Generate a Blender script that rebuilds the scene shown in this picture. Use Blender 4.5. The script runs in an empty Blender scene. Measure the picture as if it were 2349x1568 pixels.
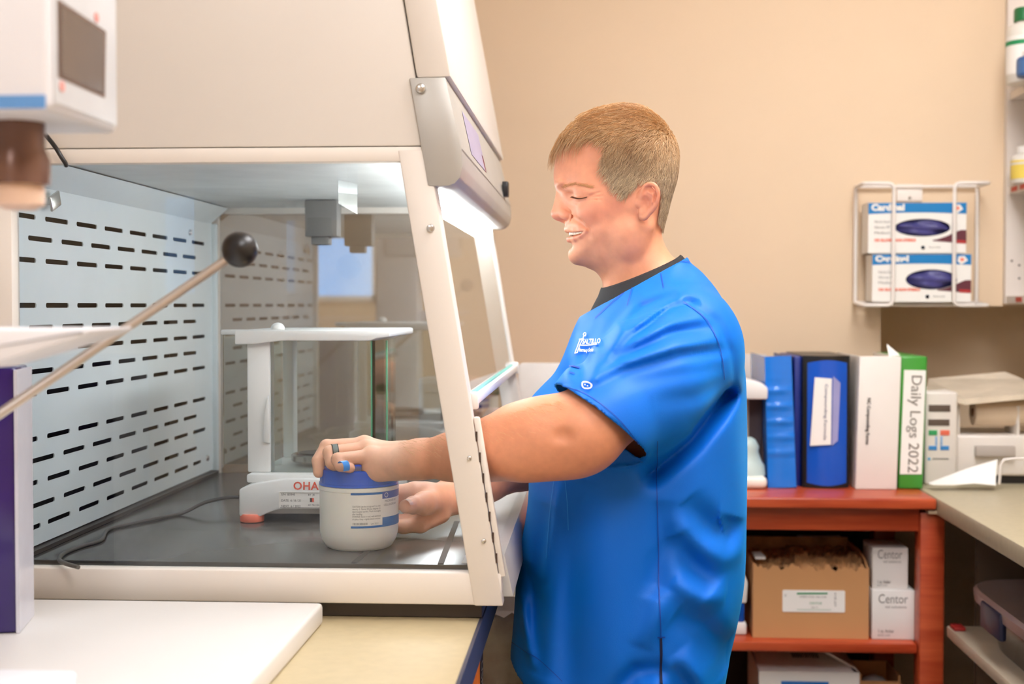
import bpy, bmesh, math, random
import numpy as np
from mathutils import Vector, Matrix, Euler
from mathutils.bvhtree import BVHTree

random.seed(7); np.random.seed(7)
scene = bpy.context.scene
COL = scene.collection

# ------------------------------------------------------------------ camera
W_PX, H_PX, F_PX = 2349, 1568, 3100.0
EYE = 1.30                                     # camera height above the floor
YAW, PITCH = math.atan(189.5 / F_PX), math.atan(84 / F_PX)
cam_data = bpy.data.cameras.new('camera')
cam_data.sensor_width = 36.0
cam_data.lens = 36.0 * F_PX / W_PX
cam_data.clip_start = 0.05
cam_data.dof.use_dof = True
cam_data.dof.focus_distance = 1.86
cam_data.dof.aperture_fstop = 4.4
cam = bpy.data.objects.new('camera', cam_data)
cam.location = (0, 0, EYE)
cam.rotation_euler = (math.pi / 2 - PITCH, 0, YAW)
COL.objects.link(cam)
scene.camera = cam

# ------------------------------------------------------------------ world, exposure
scene.view_settings.view_transform = 'Standard'
scene.view_settings.look = 'None'
scene.view_settings.gamma = 1.0
scene.view_settings.use_curve_mapping = False
scene.view_settings.exposure = 0.15
scene.cycles.transparent_max_bounces = 24
scene.cycles.max_bounces = 8
scene.cycles.sample_clamp_indirect = 6.0
CEILING_POWER = 14.6
world = bpy.data.worlds.new('sky'); scene.world = world
world.use_nodes = True
wn = world.node_tree
bg = wn.nodes['Background']
bg.inputs['Strength'].default_value = 3.0
tcw = wn.nodes.new('ShaderNodeTexCoord')
noi = wn.nodes.new('ShaderNodeTexNoise'); noi.inputs['Scale'].default_value = 3.0; noi.inputs['Detail'].default_value = 5
rmp = wn.nodes.new('ShaderNodeValToRGB')
rmp.color_ramp.elements[0].position = 0.42; rmp.color_ramp.elements[0].color = (0.28, 0.48, 0.85, 1)
rmp.color_ramp.elements[1].position = 0.62; rmp.color_ramp.elements[1].color = (0.9, 0.92, 0.95, 1)
wn.links.new(tcw.outputs['Generated'], noi.inputs['Vector'])
wn.links.new(noi.outputs['Fac'], rmp.inputs['Fac'])
wn.links.new(rmp.outputs['Color'], bg.inputs['Color'])

RCAM = Euler(cam.rotation_euler).to_matrix()
def P(px, py, Y):
    """the point at depth Y (metres from the camera along the room) seen at photo pixel px, py"""
    d = RCAM @ Vector(((px - W_PX / 2) / F_PX, -(py - H_PX / 2) / F_PX, -1.0))
    k = Y / d.y
    return Vector((d.x * k, Y, EYE + d.z * k))
def X_(px, Y, py=784): return P(px, py, Y).x
def Z_(py, Y, px=1174): return P(px, py, Y).z

# ------------------------------------------------------------------ materials
def lin(c):
    o = []
    for v in c[:3]:
        v = v / 255.0
        o.append(v / 12.92 if v <= 0.04045 else ((v + 0.055) / 1.055) ** 2.4)
    return (o[0], o[1], o[2], 1.0)
MATS = {}
def mat(name, rgb, rough=0.5, metal=0.0, spec=0.5, vary=0.04, scale=8.0, bump=0.0, bscale=60.0, emit=None, estr=0.0, trans=0.0, sss=0.0, stretch=None, rgb2=None):
    if name in MATS: return MATS[name]
    m = bpy.data.materials.new(name); m.use_nodes = True
    nt = m.node_tree; b = nt.nodes['Principled BSDF']
    b.inputs['Roughness'].default_value = rough
    b.inputs['Metallic'].default_value = metal
    b.inputs['Specular IOR Level'].default_value = spec
    if trans: b.inputs['Transmission Weight'].default_value = trans
    if sss:
        b.inputs['Subsurface Weight'].default_value = sss
        b.inputs['Subsurface Radius'].default_value = (0.9, 0.35, 0.2)
        b.inputs['Subsurface Scale'].default_value = 0.008
    c = lin(rgb)
    c2 = lin(rgb2) if rgb2 else tuple(min(1, v * (1 + 2.5 * vary)) for v in c[:3]) + (1,)
    c1 = c if rgb2 else tuple(v * (1 - 2.5 * vary) for v in c[:3]) + (1,)
    tc = nt.nodes.new('ShaderNodeTexCoord')
    mp = nt.nodes.new('ShaderNodeMapping')
    if stretch: mp.inputs['Scale'].default_value = stretch
    nt.links.new(tc.outputs['Object'], mp.inputs['Vector'])
    n = nt.nodes.new('ShaderNodeTexNoise'); n.inputs['Scale'].default_value = scale; n.inputs['Detail'].default_value = 4
    nt.links.new(mp.outputs['Vector'], n.inputs['Vector'])
    r = nt.nodes.new('ShaderNodeValToRGB')
    r.color_ramp.elements[0].position = 0.3; r.color_ramp.elements[0].color = c1
    r.color_ramp.elements[1].position = 0.7; r.color_ramp.elements[1].color = c2
    nt.links.new(n.outputs['Fac'], r.inputs['Fac'])
    nt.links.new(r.outputs['Color'], b.inputs['Base Color'])
    if bump:
        n2 = nt.nodes.new('ShaderNodeTexNoise'); n2.inputs['Scale'].default_value = bscale; n2.inputs['Detail'].default_value = 3
        nt.links.new(mp.outputs['Vector'], n2.inputs['Vector'])
        bp = nt.nodes.new('ShaderNodeBump'); bp.inputs['Strength'].default_value = bump; bp.inputs['Distance'].default_value = 0.002
        nt.links.new(n2.outputs['Fac'], bp.inputs['Height']); nt.links.new(bp.outputs['Normal'], b.inputs['Normal'])
    if emit:
        b.inputs['Emission Color'].default_value = lin(emit); b.inputs['Emission Strength'].default_value = estr
    MATS[name] = m
    return m
def glass(name, tint, refl=1.0, base=0.0, rough=0.0):
    """thin pane: tinted see-through with a fresnel mirror"""
    if name in MATS: return MATS[name]
    m = bpy.data.materials.new(name); m.use_nodes = True
    nt = m.node_tree; nt.nodes.clear()
    o = nt.nodes.new('ShaderNodeOutputMaterial')
    t = nt.nodes.new('ShaderNodeBsdfTransparent'); t.inputs['Color'].default_value = tuple(tint) + (1,)
    g = nt.nodes.new('ShaderNodeBsdfGlossy'); g.inputs['Roughness'].default_value = rough
    g.inputs['Color'].default_value = (0.92, 0.95, 0.95, 1)
    fr = nt.nodes.new('ShaderNodeFresnel'); fr.inputs['IOR'].default_value = 1.45
    ma = nt.nodes.new('ShaderNodeMath'); ma.operation = 'MULTIPLY_ADD'; ma.use_clamp = True
    ma.inputs[1].default_value = refl; ma.inputs[2].default_value = base
    nt.links.new(fr.outputs['Fac'], ma.inputs[0])
    mx = nt.nodes.new('ShaderNodeMixShader')
    nt.links.new(ma.outputs[0], mx.inputs['Fac']); nt.links.new(t.outputs[0], mx.inputs[1]); nt.links.new(g.outputs[0], mx.inputs[2])
    nt.links.new(mx.outputs[0], o.inputs['Surface'])
    MATS[name] = m
    return m
def emission(name, rgb, strength):
    if name in MATS: return MATS[name]
    m = bpy.data.materials.new(name); m.use_nodes = True
    nt = m.node_tree; nt.nodes.clear()
    o = nt.nodes.new('ShaderNodeOutputMaterial'); e = nt.nodes.new('ShaderNodeEmission')
    e.inputs['Color'].default_value = lin(rgb); e.inputs['Strength'].default_value = strength
    nt.links.new(e.outputs[0], o.inputs['Surface'])
    MATS[name] = m
    return m

# ------------------------------------------------------------------ mesh building
def world_loc(o):
    v = Vector(o.location)
    while o.parent: o = o.parent; v = v + Vector(o.location)
    return v
def thing(name, label, cat, loc, group=None):
    o = bpy.data.objects.new(name, None); o.empty_display_size = 0.05
    o.location = loc; COL.objects.link(o)
    o['label'] = label; o['category'] = cat
    if group: o['group'] = group
    return o
def tag(o, label, cat, group=None):
    o['label'] = label; o['category'] = cat
    if group: o['group'] = group
    return o
def obj(name, verts, faces, m, parent=None, smooth=None, origin=None, kind=None, mids=None, edges=()):
    verts = [Vector(v) for v in verts]
    if parent is not None:
        off = world_loc(parent)
    elif origin is not None:
        off = Vector(origin)
    else:
        xs = [v.x for v in verts]; ys = [v.y for v in verts]; zs = [v.z for v in verts]
        off = Vector(((min(xs) + max(xs)) / 2, (min(ys) + max(ys)) / 2, min(zs)))
    me = bpy.data.meshes.new(name)
    me.from_pydata([tuple(v - off) for v in verts], list(edges), [tuple(f) for f in faces])
    ms = m if isinstance(m, (list, tuple)) else [m]
    for k in ms: me.materials.append(k)
    if mids: me.polygons.foreach_set('material_index', mids)
    if smooth is not None:
        me.polygons.foreach_set('use_smooth', [True] * len(me.polygons))
        if smooth < 170: me.set_sharp_from_angle(angle=math.radians(smooth))
    me.update()
    o = bpy.data.objects.new(name, me); COL.objects.link(o)
    if parent is not None: o.parent = parent
    else: o.location = off
    if kind: o['kind'] = kind
    return o

class MB:
    def __init__(s): s.v = []; s.f = []
    def add(s, verts, faces):
        n = len(s.v); s.v += [Vector(v) for v in verts]; s.f += [tuple(i + n for i in f) for f in faces]; return s
    def box(s, x0, x1, y0, y1, z0, z1, bev=0.0, seg=2, rot=None, about=None):
        bm = bmesh.new(); bmesh.ops.create_cube(bm, size=1.0)
        for v in bm.verts:
            v.co = Vector(((x0 + x1) / 2 + v.co.x * (x1 - x0), (y0 + y1) / 2 + v.co.y * (y1 - y0), (z0 + z1) / 2 + v.co.z * (z1 - z0)))
        if bev: bmesh.ops.bevel(bm, geom=bm.edges[:], offset=bev, segments=seg, profile=0.5, affect='EDGES')
        if rot is not None:
            c = Vector(about) if about is not None else Vector(((x0 + x1) / 2, (y0 + y1) / 2, (z0 + z1) / 2))
            M = Euler(rot).to_matrix()
            for v in bm.verts: v.co = c + M @ (v.co - c)
        return s.from_bm(bm)
    def from_bm(s, bm):
        bm.verts.index_update()
        s.add([v.co.copy() for v in bm.verts], [[v.index for v in f.verts] for f in bm.faces]); bm.free(); return s
    def prism(s, poly, a0, a1, axis='y', bev=0.0, seg=2):
        """poly in the plane across the axis: axis y -> (x,z), x -> (y,z), z -> (x,y)"""
        def p3(p, a): return {'y': (p[0], a, p[1]), 'x': (a, p[0], p[1]), 'z': (p[0], p[1], a)}[axis]
        n = len(poly)
        bm = bmesh.new()
        v0 = [bm.verts.new(p3(p, a0)) for p in poly]; v1 = [bm.verts.new(p3(p, a1)) for p in poly]
        bm.faces.new(v0); bm.faces.new(v1[::-1])
        for i in range(n): bm.faces.new((v0[i], v1[i], v1[(i + 1) % n], v0[(i + 1) % n]))
        bmesh.ops.recalc_face_normals(bm, faces=bm.faces[:])
        if bev: bmesh.ops.bevel(bm, geom=bm.edges[:], offset=bev, segments=seg, profile=0.5, affect='EDGES')
        return s.from_bm(bm)
    def tube(s, path, r, seg=10, cap=True, flat=None):
        path = [Vector(p) for p in path]; n = len(path)
        rs = r if isinstance(r, (list, tuple)) else [r] * n
        up = Vector((0, 0, 1)); rings = []; base = len(s.v)
        prev = None
        for i, p in enumerate(path):
            t = (path[min(i + 1, n - 1)] - path[max(i - 1, 0)]).normalized()
            if prev is None:
                a = t.cross(up if abs(t.z) < 0.9 else Vector((1, 0, 0))).normalized()
            else:
                a = (prev - t * prev.dot(t)).normalized()
            b = t.cross(a); prev = a
            for k in range(seg):
                th = 2 * math.pi * k / seg
                s.v.append(p + a * (math.cos(th) * rs[i]) + b * (math.sin(th) * rs[i] * (flat or 1)))
        for i in range(n - 1):
            for k in range(seg):
                k2 = (k + 1) % seg
                s.f.append((base + i * seg + k, base + (i + 1) * seg + k, base + (i + 1) * seg + k2, base + i * seg + k2))
        if cap:
            s.f.append(tuple(base + k for k in range(seg)))
            s.f.append(tuple(base + (n - 1) * seg + k for k in reversed(range(seg))))
        return s
    def lathe(s, prof, c, seg=48, axis='z', ribs=None):
        c = Vector(c); base = len(s.v); n = len(prof)
        for (r, z) in prof:
            for k in range(seg):
                th = 2 * math.pi * k / seg
                rr = r
                a, b = rr * math.cos(th), rr * math.sin(th)
                s.v.append(c + {'z': Vector((a, b, z)), 'y': Vector((a, z, b)), 'x': Vector((z, a, b))}[axis])
        for i in range(n - 1):
            for k in range(seg):
                k2 = (k + 1) % seg
                s.f.append((base + i * seg + k, base + i * seg + k2, base + (i + 1) * seg + k2, base + (i + 1) * seg + k))
        if prof[0][0] > 1e-6: s.f.append(tuple(base + k for k in reversed(range(seg))))
        if prof[-1][0] > 1e-6: s.f.append(tuple(base + (n - 1) * seg + k for k in range(seg)))
        return s
    def sphere(s, c, r, u=20, v=14):
        c = Vector(c); r = (r, r, r) if not isinstance(r, (tuple, list)) else r
        bm = bmesh.new(); bmesh.ops.create_uvsphere(bm, u_segments=u, v_segments=v, radius=1.0)
        for q in bm.verts: q.co = c + Vector((q.co.x * r[0], q.co.y * r[1], q.co.z * r[2]))
        return s.from_bm(bm)
    def poly(s, pts):
        return s.add(pts, [list(range(len(pts)))])
    def build(s, name, m, parent=None, smooth=35, **k):
        return obj(name, s.v, s.f, m, parent, smooth, **k)

def rrect(x0, x1, z0, z1, r, n=5):
    out = []
    for cx, cz, a0 in ((x1 - r, z1 - r, 0), (x0 + r, z1 - r, 90), (x0 + r, z0 + r, 180), (x1 - r, z0 + r, 270)):
        for k in range(n + 1):
            a = math.radians(a0 + 90 * k / n); out.append((cx + r * math.cos(a), cz + r * math.sin(a)))
    return out
def smooth_path(pts, n=8):
    pts = [Vector(p) for p in pts]; out = []
    for i in range(len(pts) - 1):
        p0, p1, p2, p3 = pts[max(i - 1, 0)], pts[i], pts[i + 1], pts[min(i + 2, len(pts) - 1)]
        for k in range(n):
            t = k / n
            out.append(0.5 * ((2 * p1) + (p2 - p0) * t + (2 * p0 - 5 * p1 + 4 * p2 - p3) * t * t + (3 * p1 - p0 - 3 * p2 + p3) * t ** 3))
    out.append(pts[-1]); return out

def text2d(body, size, align='LEFT', space=1.0, bold=0.0, shear=0.0):
    """lettering as flat faces in 2D: verts (x, y), faces"""
    cu = bpy.data.curves.new('lettering', 'FONT'); cu.body = body; cu.size = size
    cu.align_x = align; cu.space_character = space; cu.offset = bold; cu.shear = shear; cu.resolution_u = 3
    o = bpy.data.objects.new('lettering', cu); COL.objects.link(o)
    dg = bpy.context.evaluated_depsgraph_get()
    me = bpy.data.meshes.new_from_object(o.evaluated_get(dg))
    v = [(p.co.x, p.co.y) for p in me.vertices]; f = [tuple(p.vertices) for p in me.polygons]
    bpy.data.objects.remove(o); bpy.data.curves.remove(cu); bpy.data.meshes.remove(me)
    return v, f
def text_on(name, body, size, m, parent, origin, ux, uy, align='LEFT', space=1.0, bold=0.0, fn=None, width=None, shear=0.0):
    v, f = text2d(body, size, align, space, bold, shear)
    if not v: return None
    if width:
        xs = [p[0] for p in v]; k = width / (max(xs) - min(xs)); v = [(p[0] * k, p[1]) for p in v]
    o = Vector(origin) if origin is not None else None
    if fn: pts = [fn(*p) for p in v]
    else: pts = [o + Vector(ux) * p[0] + Vector(uy) * p[1] for p in v]
    return obj(name, pts, f, m, parent)
def holed_panel(outer, holes, thick):
    """flat panel with cut-outs, returned as verts (u, v, w) and faces"""
    cu = bpy.data.curves.new('cut', 'CURVE'); cu.dimensions = '2D'; cu.fill_mode = 'BOTH'; cu.extrude = thick / 2
    for loop in [outer] + holes:
        sp = cu.splines.new('POLY'); sp.points.add(len(loop) - 1); sp.use_cyclic_u = True
        for i, p in enumerate(loop): sp.points[i].co = (p[0], p[1], 0, 1)
    o = bpy.data.objects.new('cut', cu); COL.objects.link(o)
    dg = bpy.context.evaluated_depsgraph_get()
    me = bpy.data.meshes.new_from_object(o.evaluated_get(dg))
    v = [tuple(p.co) for p in me.vertices]; f = [tuple(p.vertices) for p in me.polygons]
    bpy.data.objects.remove(o); bpy.data.curves.remove(cu); bpy.data.meshes.remove(me)
    return v, f
XA, YA, ZA = Vector((1, 0, 0)), Vector((0, 1, 0)), Vector((0, 0, 1))
# ================================================================== the room
E = EYE
M_wall = mat('wall_paint', (227, 203, 172), 0.75, vary=0.015, scale=1.5, bump=0.08, bscale=180)
M_ceil = mat('ceiling_tile', (236, 232, 224), 0.9, vary=0.02, scale=40)
M_floor = mat('vinyl_floor', (150, 138, 126), 0.4, vary=0.08, scale=5)
M_trimdark = mat('dark_trim', (70, 50, 40), 0.5)
YB, YREC = 3.30, 3.52                              # back wall, back of the recess
XL, XR, YF, ZC = -1.95, 1.36, -1.9, 2.62
XCL = -1.0                                         # back edge of the left worktop
X_REC = X_(2020, YB)
def struct(name, mb, m, parent=None):
    o = mb.build(name, m, parent, smooth=30); o['kind'] = 'structure'; return o
struct('floor', MB().box(XL - .1, XR + .1, YF - .1, YREC + .1, -0.1, 0.0), M_floor)
# ceiling with an opening above nothing: plain tiles
struct('ceiling', MB().box(XL - .1, XR + .1, YF - .1, YREC + .1, ZC, ZC + .1), M_ceil)
struct('wall_left', MB().box(XL - .1, XL, YF, YREC, 0, ZC), M_wall)
struct('wall_right', MB().box(XR, XR + .1, YF, YREC, 0, ZC), M_wall)
# back wall: full height up to the recess, above the recess only the upper part
wb = MB().box(XL, X_REC, YB, YB + .1, 0, ZC).box(X_REC, XR, YB, YB + .1, E - .002, ZC)
wb.box(X_REC - .1, X_REC, YB + .1, YREC, 0, E).box(X_REC, XR, YREC, YREC + .1, 0, E).box(X_REC, XR, YB + .1, YREC, E, E + .1)
struct('wall_back', wb, M_wall)
# wall behind the camera with a window
WZ0, WZ1 = E + .02, E + .46
WX0, WX1 = -1.74, -1.14
# far behind the camera: window opening
wf = MB().box(XL, WX0, YF - .1, YF, 0, ZC).box(WX1, XR, YF - .1, YF, 0, ZC).box(WX0, WX1, YF - .1, YF, 0, WZ0).box(WX0, WX1, YF - .1, YF, WZ1, ZC)
struct('wall_front', wf, M_wall)
M_white = mat('white_enamel', (238, 236, 232), 0.35, vary=0.01)
win = struct('window_1', MB().box(WX0, WX0 + .03, YF - .08, YF + .01, WZ0, WZ1).box(WX1 - .03, WX1, YF - .08, YF + .01, WZ0, WZ1)
    .box(WX0, WX1, YF - .08, YF + .01, WZ0, WZ0 + .03).box(WX0, WX1, YF - .08, YF + .01, WZ1 - .03, WZ1), M_white)
M_pane = glass('window_glass', (.95, .97, .97))
pane = MB().box(WX0 + .03, WX1 - .03, YF - .05, YF - .045, WZ0 + .03, WZ1 - .03).build('pane', M_pane, win)
struct('baseboard_back', MB().box(XL, X_REC, YB - .015, YB, 0, .1), M_white)
# ceiling lights: lay-in troffers
for i, (cx, cy, pw, lab) in enumerate(((0.45, 0.0, .95, 'lit ceiling troffer nearest above the camera'), (0.60, 1.75, 1.15, 'lit ceiling troffer above the man'),
                                  (-1.0, -.9, .7, 'lit ceiling troffer by the window behind the camera'))):
    M_diff = emission('lit_diffuser_%d' % i, (252, 250, 252), CEILING_POWER * pw)
    t = thing('ceiling_light', lab, 'ceiling light', (cx, cy, ZC - .03), 'fluorescent ceiling troffers')
    w, l = .30, .60
    MB().box(cx - w - .03, cx - w, cy - l - .03, cy + l + .03, ZC - .03, ZC).box(cx + w, cx + w + .03, cy - l - .03, cy + l + .03, ZC - .03, ZC)\
        .box(cx - w, cx + w, cy - l - .03, cy - l, ZC - .03, ZC).box(cx - w, cx + w, cy + l, cy + l + .03, ZC - .03, ZC).build('frame', M_white, t)
    MB().box(cx - w, cx + w, cy - l, cy + l, ZC - .02, ZC - .012).build('diffuser', M_diff, t)

# ================================================================== counter on the left with the hood
M_lam = mat('beige_laminate', (184, 168, 132), 0.42, vary=0.02, scale=60)
M_navy = mat('dark_counter_edge', (62, 62, 80), 0.4, vary=0.03)
ZCT = E - .389
XCE = -.138
ct = thing('worktop', 'beige laminate worktop under the glass hood with dark front edge', 'worktop', (-.57, 1.5, ZCT - .04))
MB().box(XCL + .002, XCE - .004, .25, 2.66, ZCT - .04, ZCT, .002).build('top', M_lam, ct)
MB().box(XCE - .004, XCE, .25, 2.66, ZCT - .042, ZCT + .0005).build('edge_strip', M_navy, ct)
for y in (.28, 2.60): MB().box(XCL + .004, -.2, y, y + .03, 0.0, ZCT - .04).build('support_panel', M_lam, ct)
# pedestal and bin below
M_grey = mat('grey_metal', (120, 118, 116), 0.45, vary=0.03)
ped = thing('drawer_pedestal', 'grey drawer pedestal under the beige worktop', 'drawer unit', (-.55, 1.85, 0))
MB().box(-.95, -.17, 1.66, 2.02, .02, .545, .004).build('body', M_grey, ped)
for k in range(3):
    d = MB().box(-.172, -.160, 1.67, 2.01, .04 + k * .166, .195 + k * .166, .003).build('drawer', M_grey, ped)
    MB().box(-.162, -.150, 1.78, 1.90, .13 + k * .166, .145 + k * .166, .003).build('handle', M_white, d)
M_orange = mat('orange_card', (236, 128, 48), 0.5)
M_paper = mat('paper_white', (240, 237, 230), 0.65, vary=0.01)
M_ink = mat('black_ink', (45, 42, 42), 0.7, vary=0.0)
bo = thing('ring_binder', 'orange ring binder standing upright below the worktop edge', 'binder', (-.2, 1.85, .545))
MB().box(-.40, -.155, 1.815, 1.875, .545, .835, .004).build('cover', M_orange, bo)
lb = MB().box(-.1556, -.1545, 1.822, 1.868, .58, .82).build('spine_label', mat('navy_label', (52, 50, 66), .5), bo)
text_on('lettering', 'USP <800> & QC Logs', .03, M_paper, lb, (-.1542, 1.838, .81), -ZA, YA, width=.2)
M_binp = mat('bin_plastic', (236, 214, 196), 0.3, vary=0.10, scale=14, rgb2=(250, 242, 232))
M_bag = mat('bin_bag', (246, 230, 214), 0.25, vary=0.1, scale=20, bump=1.0, bscale=25)
bx, by = X_(1132, 2.28), 2.28
bn = thing('waste_bin', 'translucent plastic waste bin with a crumpled liner beneath the hood', 'waste bin', (bx, by, 0))
bh = Z_(1372, 2.28, 1132)
MB().lathe([(.085, 0), (.10, .01), (.105, .3), (.112, bh - .05), (.120, bh - .03), (.122, bh - .02), (.114, bh - .02), (.104, .3), (.09, .02)], (bx, by, 0), 40).build('body', M_binp, bn, 40)
lv, lf = [], []
ns, nr = 60, 6
for j in range(nr):
    for k in range(ns):
        th = 2 * math.pi * k / ns
        r = [.1135, .1175, .125, .1275, .127, .126][j] + random.uniform(-.0015, .002) * (j > 0)
        z = [bh - .10, bh - .04, bh - .012, bh - .018, bh - .06, bh - .12][j] + .012 * math.sin(5 * th + j) * (j > 1) + random.uniform(-.006, .006) * (j > 1)
        lv.append((bx + r * math.cos(th), by + r * math.sin(th), z))
for j in range(nr - 1):
    for k in range(ns): lf.append((j * ns + k, j * ns + (k + 1) % ns, (j + 1) * ns + (k + 1) % ns, (j + 1) * ns + k))
obj('liner', lv, lf, M_bag, bn, smooth=60)

# ================================================================== the hood (balance enclosure)
YN, YFH = 1.66, 2.60
M_frame = mat('warm_white_enamel', (226, 219, 210), 0.42, vary=0.012, scale=3)
M_panel = mat('hood_panel_enamel', (222, 216, 208), 0.45, vary=0.015, scale=2)
M_alu = mat('grey_housing', (182, 180, 174), 0.38, metal=0.25, vary=0.015)
M_screw = mat('steel_screw', (205, 203, 198), 0.25, metal=0.9)
M_baffle = mat('baffle_white', (226, 235, 237), 0.4, vary=0.012)
M_tray = mat('dark_tray', (84, 80, 76), 0.20, vary=0.05, scale=6)
M_black = mat('black_plastic', (26, 25, 26), 0.35)
M_base = mat('hood_base_dark', (62, 54, 48), 0.5, vary=0.06)
M_dark = mat('plenum_dark', (48, 46, 46), 0.8)
M_gl_n = glass('hood_side_glass', (.955, .97, .965), 1.0, 0.01)
M_gl_f = glass('hood_far_glass', (.45, .48, .50), 1.0, 0.30)
M_gl_s = glass('sash_glass', (.95, .96, .95), 1.0, 0.0)
XBK = P(30, 700, 1.675).x
def onback(px, py):
    d = P(px, py, 1.0) - Vector((0, 0, EYE)); return Vector((0, 0, EYE)) + d * (XBK / d.x)
hood = thing('balance_enclosure', 'white vented balance enclosure with glass sides, slotted back panel and light', 'fume hood', (-.45, 2.09, ZCT))
def q(px, py, Y=YN):
    p = P(px, py, Y); return (p.x, p.z)
ZB0, ZB1 = E - .369, E - .329                     # lower beam
ZT0, ZT1 = E + .176, E + .194                     # upper beam
ZFL = E - .325
fx = lambda z: -.2003 + .163 * (E + .1756 - z)    # front face line of the posts
MB().box(-.83, -.139, YN + .005, YFH, ZCT + .0005, ZB0, .002).build('base_plate', M_base, hood)
MB().box(-.83, fx(ZFL) - .012, YN + .02, YFH - .02, ZB0 + .0005, ZFL, .002).build('work_tray', M_tray, hood)
tray = hood.children[-1]
for (a, b) in (((855, 1255), (775, 1322)), ((1048, 1196), (1000, 1322))):
    pa, pb = None, None
    def onfloor(px, py):
        d = P(px, py, 1.0) - Vector((0, 0, E)); return Vector((0, 0, E)) + d * ((ZFL - E) / d.z)
    pa, pb = onfloor(*a), onfloor(*b)
    dr = (pb - pa).normalized(); pb = pa + dr * min((pb - pa).length, (YN + .022 - pa.y) / dr.y)
    n = dr.cross(ZA) * .004
    MB().add([pa - n + ZA * .0008, pa + n + ZA * .0008, pb + n + ZA * .0008, pb - n + ZA * .0008], [(0, 1, 2, 3)]).build('groove', M_base, tray)
for nm, y0, y1 in (('side_frame', YN - .012, YN + .012), ('far_side_frame', YFH - .02, YFH)):
    f = MB()
    f.box(-.83, fx(ZB0) - .002, y0, y1, ZB0, ZB1, .003)
    lower = f.build('lower_beam', M_frame, hood)
    MB().box(-.83, fx(ZT0) - .001, y0, y1, ZT0, ZT1, .002).build('upper_beam', M_frame, hood)
    MB().box(-.83, X_(29, YN - .012), y0, y1, ZB1, ZT0, .002).build('rear_post', M_frame, hood)
    zb, zt = ZB0 - .0005, E + .19
    w = .036
    MB().prism([(fx(zb) - w, zb), (fx(zb), zb), (fx(zt), zt), (fx(zt) - w - .002, zt)], y0 - .0015, y1 + .0015, 'y', .0025).build('front_post', M_frame, hood)
# screws on the near post and upper cover
for (px, py, r) in ((988, 523, .005), (1077, 1050, .003), (1110, 1240, .003)):
    c = P(px, py, YN - .014); MB().lathe([(r * .4, -.0035), (r * .85, -.0028), (r, -.0008), (r, .001)], c, 16, 'y').build('screw', M_screw, hood)
# glass
zg0, zg1 = ZB1 - .004, ZT0 + .003
for nm, y, m in (('side_glass', YN + .006, M_gl_n), ('far_glass', YFH - .012, M_gl_f)):
    MB().add([(XBK - .002, y, zg0), (fx(zg0) - .03, y, zg0), (fx(zg1) - .03, y, zg1), (XBK - .002, y, zg1)], [(0, 1, 2, 3)]).build(nm, m, hood, None)
# roof of the chamber, upper housing
MB().box(-.83, fx(ZT1) - .01, YN + .02, YFH - .02, ZT1 - .006, ZT1 - .001).build('chamber_roof', mat('chamber_roof_grey', (216, 220, 219), .5), hood)
zh = E + .62
fx2 = lambda z: fx(z)
MB().prism([(-.83, ZT1 + .001), (fx(ZT1) - .002, ZT1 + .001), (fx(zh) - .002, zh), (-.83, zh)], YN - .011, YFH, 'y', .003).build('upper_housing', M_panel, hood)
zc0 = E + .277
MB().prism([(fx(zc0) - .0005, zc0), (fx(zc0) + .042, zc0 + .001), (fx(zh) + .035, zh), (fx(zh) - .0005, zh)], YN - .013, YFH, 'y', .004).build('front_cover', M_frame, hood)
# lamp housing
prof = [q(942, 183), q(1025, 181), q(1062, 345), q(1064, 385), q(1058, 410), q(1046, 424), q(1030, 429), q(985, 429)]
prof = [(p[0], p[1]) for p in prof]
lh = MB().prism(prof, YN - .015, YFH + .004, 'y', .002).build('lamp_housing', M_alu, hood, 40)
c = P(965, 203, YN - .016); MB().lathe([(.003, -.005), (.0055, -.004), (.0065, 0), (.0065, .002)], c, 20, 'y').build('screw', M_screw, lh)
a, b = Vector((prof[1][0], 0, prof[1][1])), Vector((prof[2][0], 0, prof[2][1]))
nrm = Vector((b.z - a.z, 0, -(b.x - a.x))).normalized()
if nrm.x < 0: nrm = -nrm
def on_h(t, y): p = a + (b - a) * t + nrm * .0006; return (p.x, y, p.z)
M_dlab = mat('housing_label', (168, 164, 196), 0.3)
MB().add([on_h(.22, 1.80), on_h(.22, 2.05), on_h(.88, 2.05), on_h(.88, 1.80)], [(0, 1, 2, 3)]).build('display_label', M_dlab, lh, None)
MB().add([on_h(.88, 2.02), on_h(.88, 2.05), on_h(.6, 2.05), on_h(.6, 2.02)], [(0, 1, 2, 3)]).build('red_mark', mat('label_red', (190, 60, 50), .4), lh, None)
MB().add([on_h(1.0, YN - .02), on_h(1.0, YFH), on_h(1.012, YFH), on_h(1.012, YN - .02)], [(0, 1, 2, 3)]).build('seam', M_trimdark, lh, None)
MB().box(prof[2][0] - .004, prof[2][0] + .007, 2.42, 2.45, E + .195, E + .222, .002).build('switch', M_black, lh)
# light tube under the housing
MB().prism([(fx(E + .13) - .002, E + .1455), (fx(E + .13) - .002, E + .128), (fx(E + .13) - .034, E + .128), (fx(E + .13) - .04, E + .1455)], YN + .03, YFH - .03, 'y', .003).build('light_tube', emission('lit_tube', (248, 252, 255), 18.0), hood)
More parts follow.
